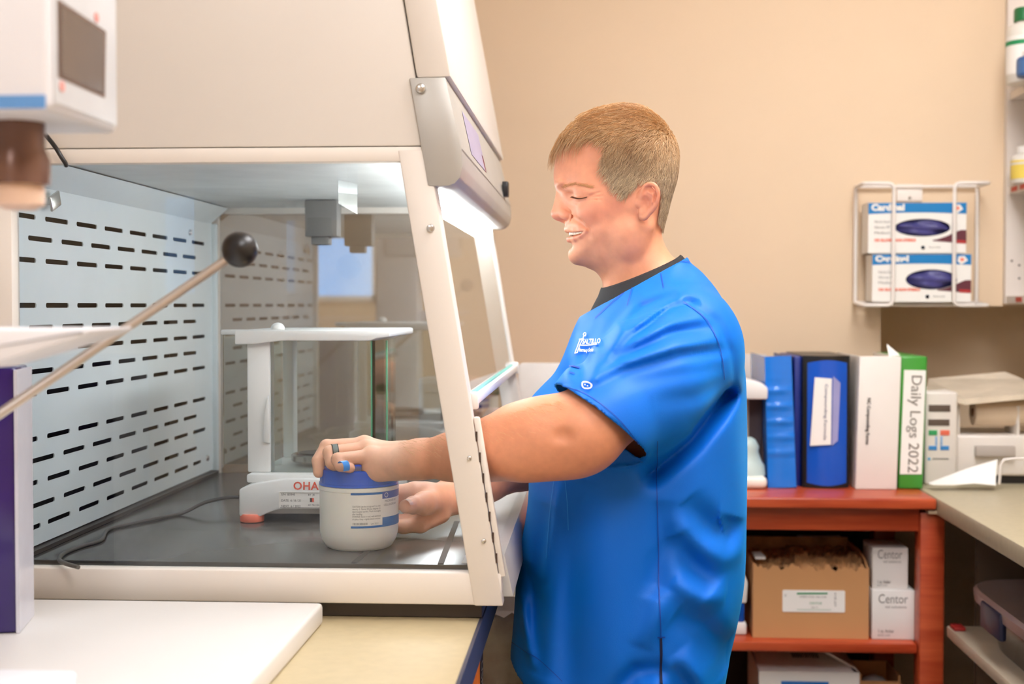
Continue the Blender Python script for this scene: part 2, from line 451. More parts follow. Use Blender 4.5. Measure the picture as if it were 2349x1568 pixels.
# sash: glass and handle
zs0, zs1 = E - .118, E + .15
sx = lambda z: fx(z) - .004
sash = MB().add([(sx(zs0), YN + .024, zs0), (sx(zs0), YFH - .024, zs0), (sx(zs1), YFH - .024, zs1), (sx(zs1), YN + .024, zs1)], [(0, 1, 2, 3)]).build('sash', M_gl_s, hood, None)
MB().box(sx(zs0) - .012, sx(zs0) + .010, YN + .02, YFH - .02, zs0 - .008, zs0 + .004, .003).build('sash_handle', M_white, sash)
MB().box(sx(zs0) - .004, sx(zs0) + .002, YN + .05, YFH - .05, zs0 + .004, zs0 + .0065).build('sash_glass_edge', mat('cyan_edge', (96, 214, 204), .3), sash)  # cyan glow of the sash glass edge, put into the colour of a strip
for y in (YN + .022, YFH - .026):
    MB().box(sx(zs0) - .014, sx(zs0) + .012, y - .006, y + .006, zs0 - .012, zs0 + .010, .003).build('end_cap', M_white, sash)
    MB().tube([(sx(zs0), y, zs0), (sx(zs1), y, zs1)], .004, 8).build('sash_edge', M_frame, sash)
# hinge rail on the near post, and front lip
zr0, zr1 = E - .334, E - .137
MB().prism([(fx(zr0) + .001, zr0), (fx(zr0) + .0085, zr0 + .001), (fx(zr1) + .0085, zr1), (fx(zr1) + .001, zr1)], YN - .011, YN - .001, 'y', .002).build('hinge_rail', M_frame, hood)
for t in (.12, .25, .38, .5, .62, .75, .88):
    z = zr0 + (zr1 - zr0) * t
    MB().box(fx(z) + .0002, fx(z) + .0022, YN - .0125, YN - .008, z - .006, z + .006).build('rail_slot', M_trimdark, hood)
M_lip = mat('front_lip', (214, 214, 212), 0.25, vary=0.02)
MB().prism([(fx(ZFL) - .05, ZFL), (fx(ZFL) - .012, ZFL + .004), (fx(ZFL) + .006, ZFL + .012), (fx(ZB0) + .010, ZB0 + .002), (fx(ZB0) - .01, ZB0 + .002), (fx(ZB0) - .01, ZFL - .003)], YN + .03, YFH - .03, 'y', .002).build('front_lip', M_lip, hood)
# slotted back baffle with a dark plenum behind it
zp0, zp1 = onback(250, 1178).z, onback(250, 463).z
y0p, y1p = YN + .013, onback(486, 800).y
slots = []
def slot(ys, L, z, h=.0066):
    r = h / 2; out = []
    for k in range(7): a_ = math.radians(-90 + 30 * k); out.append((ys + L - r + r * math.cos(a_), z + r * math.sin(a_)))
    for k in range(7): a_ = math.radians(90 + 30 * k); out.append((ys + r + r * math.cos(a_), z + r * math.sin(a_)))
    return out
spx = lambda d: onback(1364 - 20790 / d, 700).y          # depth of the slot ends, counted in slot pitches
for py in (557, 627, 700, 772, 844, 917, 988, 1060):
    z = onback(454, py).z
    for k in range(8):
        ys, ye = spx(15.5 + k), spx(15.5 + k + .72)
        if py == 1060 and k == 0: ys, ye = spx(15.85), spx(16.29)
        if py == 1060 and k == 7: ye = spx(22.95)
        ys = max(ys, y0p + .004)
        slots.append(slot(ys, ye - ys, z))
for py in (589, 737, 810, 958, 1033):
    z = onback(433, py).z
    for k in range(7): slots.append(slot(spx(16.0 + k), spx(16.72 + k) - spx(16.0 + k), z))
v, f = holed_panel([(y0p, zp0), (y1p, zp0), (y1p, zp1), (y0p, zp1)], slots, .0016)
obj('slotted_baffle', [(XBK + w_, u_, v_) for (u_, v_, w_) in v], f, M_baffle, hood)
MB().box(-.83, -.825, YN + .02, YFH - .02, ZFL, ZT1 - .01).build('rear_wall', M_dark, hood)
MB().add([(XBK, y0p, zp1), (XBK, y1p, zp1), (XBK + .034, y1p, ZT1 - .008), (XBK + .034, y0p, ZT1 - .008)], [(0, 1, 2, 3)]).build('cove', M_baffle, hood, None)
MB().box(XBK - .004, XBK + .012, y0p, y1p, ZFL + .0005, ZFL + .006).build('rear_channel', M_base, hood)
MB().box(XBK - .003, XBK + .010, y1p, YFH - .022, ZFL + .006, zp1, .002).build('baffle_edge', M_baffle, hood)
for (px, py, big) in ((98, 462, True), (434, 533, False), (474, 1050, False)):
    pt = onback(px, py)
    if big:
        wn_ = MB().tube([pt, pt + XA * .012], .005, 12).build('wing_nut', M_screw, hood)
        MB().box(pt.x + .010, pt.x + .014, pt.y - .005, pt.y + .028, pt.z - .009, pt.z + .012, .0019, 3, rot=(.35, 0, 0)).build('wing', M_screw, wn_)
    else:
        MB().lathe([(.002, .005), (.005, .004), (.006, .0005), (.006, 0)], pt, 16, 'x').build('screw', M_screw, hood)
# inner bracket hanging from the roof of the chamber
bp = P(740, 505, 2.40)
br = MB().box(bp.x - .028, bp.x + .03, 2.38, 2.42, bp.z - .03, ZT1 - .007, .002).build('roof_bracket', M_grey, hood)
MB().box(bp.x - .018, bp.x + .014, 2.385, 2.415, bp.z - .044, bp.z - .03, .002).build('bracket_clip', M_grey, br)
M_clear = glass('clear_acrylic', (.93, .95, .95), .5, 0.0)
a0, a1 = P(790, 378, 2.05), P(826, 490, 2.05)
MB().add([(a0.x, 2.0, ZT1 - .008), (a0.x + .018, 2.06, ZT1 - .008), (a0.x + .018, 2.06, a1.z), (a0.x, 2.0, a1.z + .012)], [(0, 1, 2, 3)]).build('acrylic_tab', M_clear, hood, None)

# ================================================================== analytical balance
YBAL = 1.985
M_bal = mat('balance_white', (232, 233, 231), 0.4, vary=0.01)
M_bal2 = mat('balance_grey', (200, 197, 188), 0.45, vary=0.02)
M_foot = mat('orange_foot', (236, 120, 92), 0.45)
M_red = mat('red_print', (226, 78, 48), 0.5, vary=0)
M_gl_b = glass('balance_glass', (.90, .94, .93), 1.0, 0.02)
bl = P(548, 1190, YBAL); brx = bl.x + .212
bal = thing('analytical_balance', 'white analytical balance with glass draft shield and orange feet', 'laboratory balance', ((bl.x + brx) / 2, YBAL + .14, ZFL))
zt_ = Z_(1104, YBAL, 620); zb_ = Z_(1190, YBAL, 620); zm_ = Z_(1148, YBAL, 620); za_ = Z_(1163, YBAL, 620)
cx_ = (bl.x + brx) / 2
fp = [(bl.x, zb_ + .004), (bl.x + .012, zb_), (bl.x + .024, zb_)]
for k in range(9):
    t = k / 8; fp.append((bl.x + .024 + t * .06, zb_ + (za_ - zb_) * math.sin(t * math.pi / 2)))
for k in range(9):
    t = k / 8; fp.append((brx - .084 + t * .06, zb_ + (za_ - zb_) * math.sin((1 - t) * math.pi / 2)))
fp += [(brx - .012, zb_), (brx, zb_ + .004), (brx, zt_ - .012), (brx - .02, zt_ - .004), (brx - .07, zt_ + .004), (bl.x + .07, zt_ + .004), (bl.x + .02, zt_ - .004), (bl.x, zt_ - .012)]
MB().prism(fp, YBAL, YBAL + .30, 'y', .003).build('base', M_bal, bal, 40)
base = bal.children[-1]
MB().box(bl.x + .012, brx - .012, YBAL + .012, YBAL + .285, ZFL + .012, za_ + .004, .003).build('underside', M_bal2, bal)
MB().box(bl.x + .008, brx - .008, YBAL + .014, YBAL + .29, zt_ - .004, zt_ + .009, .003).build('deck', M_bal, bal)
for (fx_, fy_) in ((bl.x + .017, YBAL + .012), (brx - .017, YBAL + .012), (bl.x + .017, YBAL + .27), (brx - .017, YBAL + .27)):
    MB().lathe([(.014, 0), (.0175, .001), (.018, .003), (.018, .010), (.0165, .0125), (.008, .0125), (.008, .03)], (fx_, fy_, ZFL + .0003), 36).build('levelling_foot', M_foot, bal, 35)
to = P(673, 1122, YBAL); text_on('brand_lettering', 'OHAUS', .0165, M_red, base, (to.x, YBAL - .0012, to.z), XA, ZA, bold=.00035, space=1.08)
l0, l1 = P(640, 1127, YBAL), P(752, 1166, YBAL)
lab = MB().box(l0.x, l1.x, YBAL - .0012, YBAL - .0002, l1.z, l0.z).build('calibration_label', M_paper, base)
for (u, v_, s, t_) in ((.05, .78, .0045, 'S/N  B3340'), (.05, .42, .0045, 'DATE  6 / 8 / 21'), (.05, .08, .0045, 'NEXT  6 / 2022'), (.6, .18, .003, '601 796 1122'), (.6, .78, .004, 'BY  JK')):
    text_on('print', t_, s, M_ink, lab, (l0.x + u * (l1.x - l0.x), YBAL - .0016, l1.z + v_ * (l0.z - l1.z)), XA, ZA)
cxl, czl = l0.x + .68 * (l1.x - l0.x), l1.z + .52 * (l0.z - l1.z)
MB().box(cxl - .003, cxl, YBAL - .0018, YBAL - .0012, czl - .003, czl + .003).build('emblem_dark', M_ink, lab)
MB().box(cxl, cxl + .003, YBAL - .0018, YBAL - .0012, czl - .003, czl + .003).build('emblem_red', M_red, lab)
for (a, b, z) in ((0, 1, 0), (0, 1, 1)):
    MB().box(l0.x + .002, l1.x, YBAL - .0017, YBAL - .0012, (l1.z + .001 if z == 0 else l0.z - .0016), (l1.z + .0015 if z == 0 else l0.z - .0011)).build('border', M_ink, lab)
YCH = YBAL + .035
zd = zt_ + .009; ztop0, ztop1 = Z_(781, YCH, 720), Z_(757, YCH, 720)
c0, c1 = X_(566, YCH), X_(619, YCH)
MB().box(c0, c1, YCH, YCH + .03, zd, ztop0, .003).build('front_column', M_bal, bal)
hx = X_(613, YCH); hz0, hz1 = Z_(1017, YCH), Z_(908, YCH)
MB().prism([(hx - .006, hz0), (hx + .005, hz0 - .001), (hx + .005, hz1 - .02), (hx + .002, hz1), (hx - .0035, hz1 - .025)], YCH - .007, YCH, 'y', .002).build('door_handle', M_bal, bal)
YR = YCH + .20
r0, r1 = X_(648, YR), X_(673, YR)
MB().box(r0, r1, YR, YR + .03, zd, ztop0, .003).build('rear_column', M_bal, bal)
px1 = X_(897, YCH); px0 = X_(543, YCH)
tp = [(px0, ztop0 - .006), (px0 + .03, ztop0 - .005), (px0 + .07, ztop0), (px1 - .03, ztop0), (px1 - .02, ztop0 + .004), (px1, ztop0 + .006), (px1, ztop1 - .001), (px1 - .003, ztop1), (px0, ztop1)]
top = MB().prism(tp, YCH - .012, YCH + .25, 'y', .0025).build('top_frame', M_bal, bal)
kb = P(637, 753, YCH + .05); MB().sphere((kb.x, kb.y, ztop1 + .001), (.011, .011, .010)).build('knob', M_bal, top, 80)
tl = X_(512, YCH + .1)
MB().box(tl, px0 + .01, YCH + .085, YCH + .11, ztop1 - .009, ztop1 - .001, .002).build('door_rail', M_bal, bal)
MB().box(tl + .001, c0 + .03, YCH + .095, YCH + .099, zd + .001, ztop1 - .009).build('side_door', M_gl_b, bal, None)
gx = X_(852, YCH)
MB().box(c1, gx, YCH + .004, YCH + .008, zd, ztop0, 0).build('front_glass', M_gl_b, bal, None)
M_edge = mat('green_glass_edge', (94, 178, 140), 0.2)
MB().box(gx - .0015, gx, YCH + .002, YCH + .010, zd, ztop0).build('glass_edge', M_edge, bal)
MB().box(gx, gx + .004, YCH + .01, YR + .02, zd, ztop0).build('right_door', M_gl_b, bal, None)
MB().box(X_(888, YCH + .02) - .002, X_(888, YCH + .02), YCH + .02, YCH + .028, zd, ztop0).build('door_edge', M_edge, bal)
pc = P(738, 1063, YCH + .11)
M_steel = mat('brushed_steel', (176, 172, 168), 0.25, metal=0.8)
MB().lathe([(.046, 0), (.048, .002), (.048, .010), (.046, .012), (.040, .011), (.039, .004), (0, .004)], (pc.x, pc.y, zd + .006), 40).build('draft_ring', M_steel, bal, 40)
MB().lathe([(.008, 0), (.008, .014), (.036, .016), (.036, .018), (0, .018)], (pc.x, pc.y, zd + .002), 40).build('weighing_pan', M_black, bal, 40)

# power cord of the balance
fl = lambda px, py: onfloor(px, py) + ZA * .003
M_cord = mat('grey_cord', (88, 84, 80), 0.4)
pts = [P(549, 1140, 2.08), P(520, 1141, 2.08), P(470, 1152, 2.06)] + [fl(*p) for p in ((415, 1182), (360, 1193), (300, 1206), (248, 1219), (232, 1243), (190, 1256), (150, 1272), (136, 1288), (152, 1298), (180, 1306))]
tag(MB().tube(smooth_path(pts, 6), .0028, 8).build('power_cord', M_cord, None, 80), 'thin grey power cord trailing from the balance across the dark tray', 'cord')

# ================================================================== jar
YJ = 1.80
jc = P(824, 1262, YJ); JX, JR = jc.x, .0528
jar = thing('plastic_jar', 'white plastic jar with blue screw lid and printed label held by the man', 'jar', (JX, YJ, ZFL))
zl0, zl1 = E - .2395, E - .2175
M_jar = mat('jar_white', (240, 238, 230), 0.38, vary=0.01, sss=0.15)
M_lid = mat('jar_lid_blue', (0, 84, 200), 0.28, vary=0.02)
MB().lathe([(0, .0015), (.036, .0015), (.040, 0), (.0435, .002), (.0455, .0045), (.050, .012), (.0522, .0205), (.0523, .0225), (.0527, .024), (.0527, zl0 - ZFL - .007), (.0538, zl0 - ZFL - .006), (.0538, zl0 - ZFL - .001), (.050, zl0 - ZFL)], (JX, YJ, ZFL + .0003), 72).build('body', M_jar, jar, 40)
lp = []
lid = MB(); seg = 120
prof_l = [(.0533, zl0, 0), (.0533, zl0 + .003, 0), (.0523, zl0 + .0035, 1), (.0521, zl1 - .004, 1), (.0513, zl1 - .001, .5), (.0495, zl1, 0), (.046, zl1, 0), (.045, zl1 - .003, 0), (0, zl1 - .003, 0)]
for (r, z, rb) in prof_l:
    for k in range(seg):
        th = 2 * math.pi * k / seg
        rr = r - rb * (.0007 if k % 12 == 0 else 0)
        lid.v.append(Vector((JX + rr * math.cos(th), YJ + rr * math.sin(th), z)))
for i in range(len(prof_l) - 1):
    for k in range(seg): lid.f.append((i * seg + k, i * seg + (k + 1) % seg, (i + 1) * seg + (k + 1) % seg, (i + 1) * seg + k))
lid = lid.build('lid', M_lid, jar, 35)
# pale seal under the lid rim and blue tear tab
tabp = P(788, 1067, 1.7275)
tv, tf = [], []
for i in range(10):
    t = i / 9; a_ = -0.6 + 3.6 * t
    for k in (0, 1): tv.append((tabp.x + .004 * math.cos(a_) + (k - .5) * .006, tabp.y - .004 + k * .012, tabp.z - .004 + .006 * math.sin(a_) + .006 * t))
for i in range(9): tf.append((2 * i, 2 * i + 1, 2 * i + 3, 2 * i + 2))
tb = obj('tear_tab', tv, tf, mat('tab_blue', (52, 152, 240), .35), jar, 80)
def jcyl(off=.0004):
    # label coordinates: u = arc length from the left label edge, v = height above tray
    def fn(u, v):
        th = TH0 + u / JR
        return (JX + (JR + off) * math.cos(th), YJ + (JR + off) * math.sin(th), ZFL + v)
    return fn
# near side of the cylinder is -Y; x to the right grows with the angle
TH0 = -math.pi / 2 - .03
M_lblue = mat('label_blue', (26, 104, 176), 0.45, vary=0)
def jpatch(name, u0, u1, v0, v1, m, par, off, n=24):
    fn = jcyl(off); vv, ff = [], []
    for i in range(n + 1):
        u = u0 + (u1 - u0) * i / n; vv += [fn(u, v0), fn(u, v1)]
    for i in range(n): ff.append((2 * i, 2 * i + 2, 2 * i + 3, 2 * i + 1))
    return obj(name, vv, ff, m, par, 60)
JL = .16
jl = jpatch('label', 0, JL, .033, .0795, M_paper, jar, .0003, 60)
jpatch('top_border', 0, .043, .0765, .0795, M_lblue, jl, .0005)
jpatch('bottom_border', 0, JL, .033, .0358, M_lblue, jl, .0005, 60)
jpatch('header_block', .043, JL, .070, .0795, mat('label_violet', (74, 92, 168), .45), jl, .0005, 50)
jpatch('footer_block', .043, JL, .0358, .0455, M_lblue, jl, .0005, 50)
M_fine = mat('fine_grey_print', (120, 116, 112), .6, vary=0)
for i, s in enumerate(('CAUTION: Use for storage and f. Ins. bulk', 'density 2. Store 24 you degree C/', 'determination and dry. Wash thoroughly', 'after handling.', 'STORAGE: Store in cool, well ventilated', 'dry place. Keep in tightly closed container.')):
    text_on('print', s, .0032, M_fine, jl, None, None, None, fn=(lambda x, y, i=i: jcyl(.0007)(.002 + x, .0605 - i * .0033 + y)), width=(.038 if i != 3 else .013))
for k in range(22):
    jpatch('barcode_bar', .0025 + k * .0009, .0025 + k * .0009 + random.choice((.0003, .0005)), .0373, .0402, M_fine, jl, .0007, 1)
text_on('print', 'Lot 3221', .003, M_fine, jl, None, None, None, fn=lambda x, y: jcyl(.0007)(.026 + x, .0376 + y))
text_on('print', 'MICROCRYST', .0038, M_fine, jl, None, None, None, fn=lambda x, y: jcyl(.0009)(.047 + x, .0655 + y))
text_on('print', 'CELLULOSE NF', .0038, M_fine, jl, None, None, None, fn=lambda x, y: jcyl(.0009)(.045 + x, .0605 + y))
rg = []
for k in range(25):
    a_ = 2 * math.pi * k / 24; rg.append((a_))
vv = []; ff = []
for k in range(24):
    a_ = 2 * math.pi * k / 24
    vv += [jcyl(.0009)(.0495 + .0032 * math.cos(a_), .0747 + .0032 * math.sin(a_)), jcyl(.0009)(.0495 + .0025 * math.cos(a_), .0747 + .0025 * math.sin(a_))]
for k in range(24): ff.append((2 * k, 2 * ((k + 1) % 24), 2 * ((k + 1) % 24) + 1, 2 * k + 1))
obj('emblem', vv, ff, M_paper, jl)

# ================================================================== foreground: board, purple box, mixing machine
M_board = mat('white_board', (220, 216, 212), 0.4, vary=0.01, scale=3)
zbt = E - .362
bdx = X_(733, 1.60, 1400)
tag(MB().box(-.98, bdx, .55, 1.622, ZCT + .0004, zbt, .005, 3).build('work_board', M_board, None, 40), 'thick white work board lying on the beige worktop', 'board')
M_pur = mat('purple_plastic', (44, 24, 96), 0.12, vary=0.1, scale=4)
pb = thing('purple_box', 'glossy dark purple box standing at the left on the white board', 'box', (-.68, 1.45, zbt))
pbx = X_(31, 1.44, 1300); pbt = Z_(843, 1.44, 31)
MB().prism([(pbx - .17, 1.40), (pbx, 1.448), (pbx - .02, 1.53), (pbx - .19, 1.48)], zbt + .0004, pbt, 'z', .004).build('body', M_pur, pb)
M_clr = mat('clear_edge', (196, 196, 206), 0.2)
MB().prism([(pbx - .0005, 1.446), (pbx + .003, 1.447), (pbx - .016, 1.531), (pbx - .019, 1.53)], zbt + .0004, pbt - .003, 'z').build('clear_edge', M_clr, pb)
M_mach = mat('machine_white', (226, 226, 230), 0.4, vary=0.01)
mc = thing('mixing_machine', 'blurred white mixing machine with side display, chuck and ball lever', 'machine', (-.62, 1.05, zbt))
hx1 = X_(113, 1.0, 150); zhb = Z_(252, 1.0, 60)
MB().box(hx1 - .22, hx1, 1.0, 1.145, zhb, zhb + .20, .006, 3).build('head', M_mach, mc)
head_ = mc.children[-1]
MB().box(hx1 - .22, hx1 - .003, .9988, 1.0, zhb + .001, zhb + .011).build('blue_band', mat('machine_blue', (92, 148, 208), .4), head_)
MB().box(hx1, hx1 + .0015, 1.006, 1.14, zhb + .006, zhb + .19, .0006).build('control_panel', mat('panel_grey', (206, 208, 210), .4), head_)
def onside(px, py):
    d = P(px, py, 1.0) - Vector((0, 0, E)); return Vector((0, 0, E)) + d * ((hx1 + .0022) / d.x)
scr = [onside(138, 8), onside(240, 76), onside(238, 216), onside(140, 172)]
MB().add(scr, [(0, 1, 2, 3)]).build('display', mat('display_glass', (96, 84, 78), 0.12), head_, None)
cs = sum(scr, Vector()) / 4
so = [cs + (p - cs) * 1.10 - XA * .0005 for p in scr]
MB().add(so, [(0, 1, 2, 3)]).build('bezel', mat('bezel_brown', (104, 78, 66), .4), head_, None)
for (px, py) in ((222, 40), (143, 198)):
    p_ = onside(px, py); MB().lathe([(.004, 0), (.004, .001), (0, .001)], p_ - XA * .0006, 14, 'x').build('button', mat('button_pink', (226, 150, 140), .5), head_)
ckx = X_(45, 1.07, 330)
MB().lathe([(.024, 0), (.024, .02), (.020, .03), (.020, .05)], (ckx, 1.07, zhb - .05), 32).build('chuck', mat('chuck_brown', (112, 82, 70), 0.25, metal=.3), mc, 40)
MB().lathe([(.012, -.02), (.019, -.016), (.0195, .0), (.012, .002)], (ckx, 1.07, zhb - .05), 32).build('chuck_jaw', mat('chuck_peach', (216, 184, 160), 0.35), mc, 40)
MB().box(-.66, -.53, 1.02, 1.14, zbt + .0004, zhb + .2, .008, 3).build('column', M_mach, mc)
MB().box(-.83, -.47, .86, 1.20, zbt + .0004, zbt + .03, .006, 3).build('foot_plate', M_mach, mc)
a0 = P(262, 752, 1.05); zpl = Z_(840, 1.05, 0)
MB().prism([(-.60, a0.z), (a0.x, a0.z), (a0.x - .004, a0.z - .004), (X_(130, 1.05), Z_(802, 1.05, 130)), (X_(0, 1.05), zpl), (-.60, zpl - .01)], 1.0, 1.10, 'y', .003).build('arm', M_mach, mc)
kn = P(550, 572, 1.36); r1_ = P(522, 594, 1.36); r0_ = P(30, 928, 1.24); rm = r0_ + (r0_ - r1_) * .22
lev = MB().tube([rm, r0_, r1_, kn], .0048, 16).build('lever', mat('lever_steel', (200, 192, 184), 0.28, metal=0.7), mc, 60)
MB().sphere(kn, .0185, 32, 20).build('ball_knob', M_black, lev, 80)
MB().tube([rm, Vector((-.60, 1.10, rm.z - .03))], .009, 12).build('lever_hub', M_mach, mc)

cpts = [P(70, 262, 1.60), P(104, 308, 1.62), P(126, 336, 1.635), P(142, 362, 1.638), P(150, 374, 1.64), P(152, 380, 1.644)]
tag(MB().tube(smooth_path(cpts, 6), .0028, 8).build('black_cable', M_black, None, 80), 'thin black cable hanging over the upper left corner of the hood', 'cable')
# ================================================================== red-brown table along the back wall
M_wood = mat('cherry_wood', (158, 54, 26), 0.32, vary=0.0, scale=9, stretch=(.6, 7, 7), rgb2=(194, 86, 48))
YT = 2.75
ZTB = Z_(1142, YT, 1900)
tx1 = X_(2149, YT, 1160); tx0 = -.42
table = thing('work_table', 'cherry stained wooden table with a shelf along the back wall', 'table', ((tx0 + tx1) / 2, 3.0, 0))
MB().box(tx0, tx1, YT, YB - .02, ZTB - .022, ZTB, .004, 3).build('table_top', M_wood, table)
ap0, ap1 = Z_(1216, YT + .03, 1900), Z_(1176, YT + .03, 1900)
lx0, lx1 = X_(2110, YT + .02, 1400), X_(2166, YT + .02, 1400)
MB().box(tx0 + .07, lx0, YT + .03, YT + .052, ap0, ZTB - .022, .002).build('apron', M_wood, table)
for xx0, xx1 in ((lx0, lx1), (tx0 + .02, tx0 + .07)):
    for y in (YT + .02, YB - .08):
        MB().box(xx0, xx1, y, y + .05, 0, ZTB - .022 if y > 3 else ap1 + .004, .003).build('leg', M_wood, table)
sh0, sh1 = Z_(1496, YT + .035, 1900), Z_(1474, YT + .035, 1900)
MB().box(tx0 + .05, lx0 - .001, YT + .035, YB - .035, sh0, sh1, .003).build('shelf', M_wood, table)
ZLS = .30
MB().box(tx0 + .05, lx0 - .001, YT + .035, YB - .035, ZLS - .02, ZLS, .003).build('shelf', M_wood, table)
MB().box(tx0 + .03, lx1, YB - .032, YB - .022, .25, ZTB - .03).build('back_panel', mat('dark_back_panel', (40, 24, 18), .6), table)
MB().box(lx0 + .012, lx1 - .02, YT + .005, YT + .03, ap1 + .004, ap1 + .010).build('corner_block', mat('pale_wood', (176, 150, 120), .5), table)

# ---- things on the table
def binder(name, label, x0, x1, y0, z1, depth, m, lean=0.0, msp=None, group='ring binders on the red table'):
    t = thing(name, label, 'binder', ((x0 + x1) / 2, y0 + depth / 2, ZTB), group)
    return t
GB = 'ring binders on the red table'
# ribbed blue binder
YBI = 2.895
b1 = thing('ring_binder', 'bright blue binder with a creased ribbed spine, leftmost in the row', 'binder', (X_(1788, YBI), YBI + .13, ZTB), GB)
z1 = Z_(818, YBI, 1788)
xa, xb, xc, xd = X_(1754, YBI, 830), X_(1815, YBI, 830), X_(1762, YBI, 1110), X_(1827, YBI, 1110)
M_b1 = mat('bright_blue_vinyl', (34, 122, 222), 0.2, vary=0.02)
vv, ff = [], []
nz = 60
for i in range(nz + 1):
    t = i / nz; z = ZTB + .0005 + (z1 - ZTB) * t
    xl, xr = xc + (xa - xc) * t, xd + (xb - xd) * t
    rib = .0030 * max(0, math.sin(t * 22 * math.pi / 1.3)) if .2 < t < .85 else 0
    for k in range(7):
        u = k / 6
        vv.append((xl + (xr - xl) * u, YBI - .004 * math.sin(u * math.pi) - rib * min(1, 3 * math.sin(u * math.pi)) * (1 + .3 * math.sin(u * 5 + i // 6)), z + .002 * u))
for i in range(nz):
    for k in range(6): ff.append((i * 7 + k, i * 7 + k + 1, (i + 1) * 7 + k + 1, (i + 1) * 7 + k))
obj('spine', vv, ff, M_b1, b1, 60)
M_b1d = mat('deep_blue_vinyl', (10, 40, 128), 0.35)
for xt, xbm, w in ((xa, xc, .0028), (xb - .0028, xd - .0028, .0028)):
    MB().add([(xbm, YBI, ZTB + .0005), (xbm + w, YBI, ZTB + .0005), (xbm + w, YBI + .26, ZTB + .0005), (xbm, YBI + .26, ZTB + .0005),
              (xt, YBI, z1), (xt + w, YBI, z1), (xt + w, YBI + .26, z1), (xt, YBI + .26, z1)], [(3, 2, 1, 0), (4, 5, 6, 7), (0, 1, 5, 4), (1, 2, 6, 5), (2, 3, 7, 6), (3, 0, 4, 7)]).build('cover', M_b1d if w > 0 and xt != xa else M_b1, b1)
MB().box(xc + .006, xb - .006, YBI + .02, YBI + .24, ZTB + .006, z1 - .008).build('pages', M_paper, b1)
# blue binder with black border, rounded spine and taped label
M_b2 = mat('royal_blue_vinyl', (18, 84, 192), 0.28, vary=0.02)
b2 = thing('ring_binder', 'thick dark blue binder with black border and taped white spine label', 'binder', (X_(1892, YBI), YBI + .14, ZTB), GB)
xa, xb = X_(1842, YBI + .01, 950), X_(1949, YBI + .01, 950)
z1 = Z_(816, YBI, 1892)
def curved(x0, x1, za, zb, yf, bul, n=14):
    v_, f_ = [], []
    for i in range(n + 1):
        u = i / n; x = x0 + (x1 - x0) * u; y = yf - bul * math.sin(u * math.pi) ** .8
        v_ += [(x, y, za), (x, y, zb)]
    for i in range(n): f_.append((2 * i, 2 * i + 2, 2 * i + 3, 2 * i + 1))
    return v_, f_
bul = .016
pr = [(xa + (xb - xa) * k / 14, YBI + .014 - bul * math.sin(k / 14 * math.pi) ** .8) for k in range(15)] + [(xb, YBI + .27), (xa, YBI + .27)]
MB().prism(pr, ZTB + .0005, z1, 'z').build('cover', M_black, b2, 50)
cov = b2.children[-1]
v_, f_ = curved(X_(1854, YBI), X_(1945, YBI), Z_(1108, YBI), Z_(824, YBI), YBI + .0135, bul)
n_ = len(v_) // 2
v_ = [(x, YBI + .014 - bul * math.sin(min(1, max(0, (x - xa) / (xb - xa))) * math.pi) ** .8 - .0008, z + (.006 if i % 2 == 0 else -.006) * (1 - math.sin((i // 2) / (n_ - 1) * math.pi))) for i, (x, y, z) in enumerate(v_)]
obj('spine_panel', v_, f_, M_b2, cov, 60)
lx_, rx_ = X_(1866, YBI), X_(1912, YBI)
lbv = [P(1869, 865, YBI - .004), P(1908, 868, YBI - .006), P(1906, 1019, YBI - .006), P(1858, 1022, YBI - .002)]
lb2 = MB().add(lbv + [v - YA * .0012 for v in lbv], [(4, 5, 6, 7), (0, 1, 5, 4), (1, 2, 6, 5), (2, 3, 7, 6), (3, 0, 4, 7)]).build('spine_label', M_paper, cov)
p_ = P(1893, 880, YBI - .0085); text_on('print', 'Compounding Formula', .0085, mat('blue_grey_ink', (72, 84, 120), .6), lb2, p_, Vector((-.02, 0, -1)).normalized(), XA, width=.118)
tpv = [P(1911, 862, YBI - .0045), P(1928, 878, YBI - .003), P(1922, 1010, YBI - .003), P(1908, 1022, YBI - .0045)]
MB().add(tpv, [(0, 1, 2, 3)]).build('tape', mat('clear_tape', (150, 150, 196), .1), cov, None)
MB().box(xa - .016, xa - .0005, YBI + .03, YBI + .26, ZTB + .0005, z1 - .002, .002).build('back_cover', M_b1d, b2)
# white binder
M_wv = mat('white_vinyl', (232, 226, 218), 0.38, vary=0.01)
b3 = thing('ring_binder', 'plain white binder with small black lettering on its broad spine', 'binder', (X_(2012, YBI), YBI + .12, ZTB), GB)
y3 = YBI - .012
c4 = [P(1972, 817, y3), P(2068, 817, y3), P(2057, 1123, y3), P(1962, 1123, y3)]
zb3, zt3 = ZTB + .0005, c4[0].z
def leaned(tl, tr, br_, bl_, y0, y1, m, name, par, bev=.003):
    bm = bmesh.new()
    vs = [bm.verts.new((p[0], y, p[1])) for y in (y0, y1) for p in ((bl_, zb3), (br_, zb3), (tr, zt3), (tl, zt3))]
    for f in ((0, 1, 2, 3), (7, 6, 5, 4), (0, 4, 5, 1), (1, 5, 6, 2), (2, 6, 7, 3), (3, 7, 4, 0)): bm.faces.new([vs[i] for i in f])
    bmesh.ops.recalc_face_normals(bm, faces=bm.faces[:])
    if bev: bmesh.ops.bevel(bm, geom=bm.edges[:], offset=bev, segments=3, profile=.5, affect='EDGES')
    return MB().from_bm(bm).build(name, m, par, 40)
leaned(c4[0].x, c4[1].x, c4[2].x, c4[3].x, y3, y3 + .004, M_wv, 'spine', b3, .0018)
sp3 = b3.children[-1]
leaned(c4[0].x + .001, c4[0].x + .004, c4[3].x + .004, c4[3].x + .001, y3 + .004, y3 + .27, M_wv, 'cover', b3, .001)
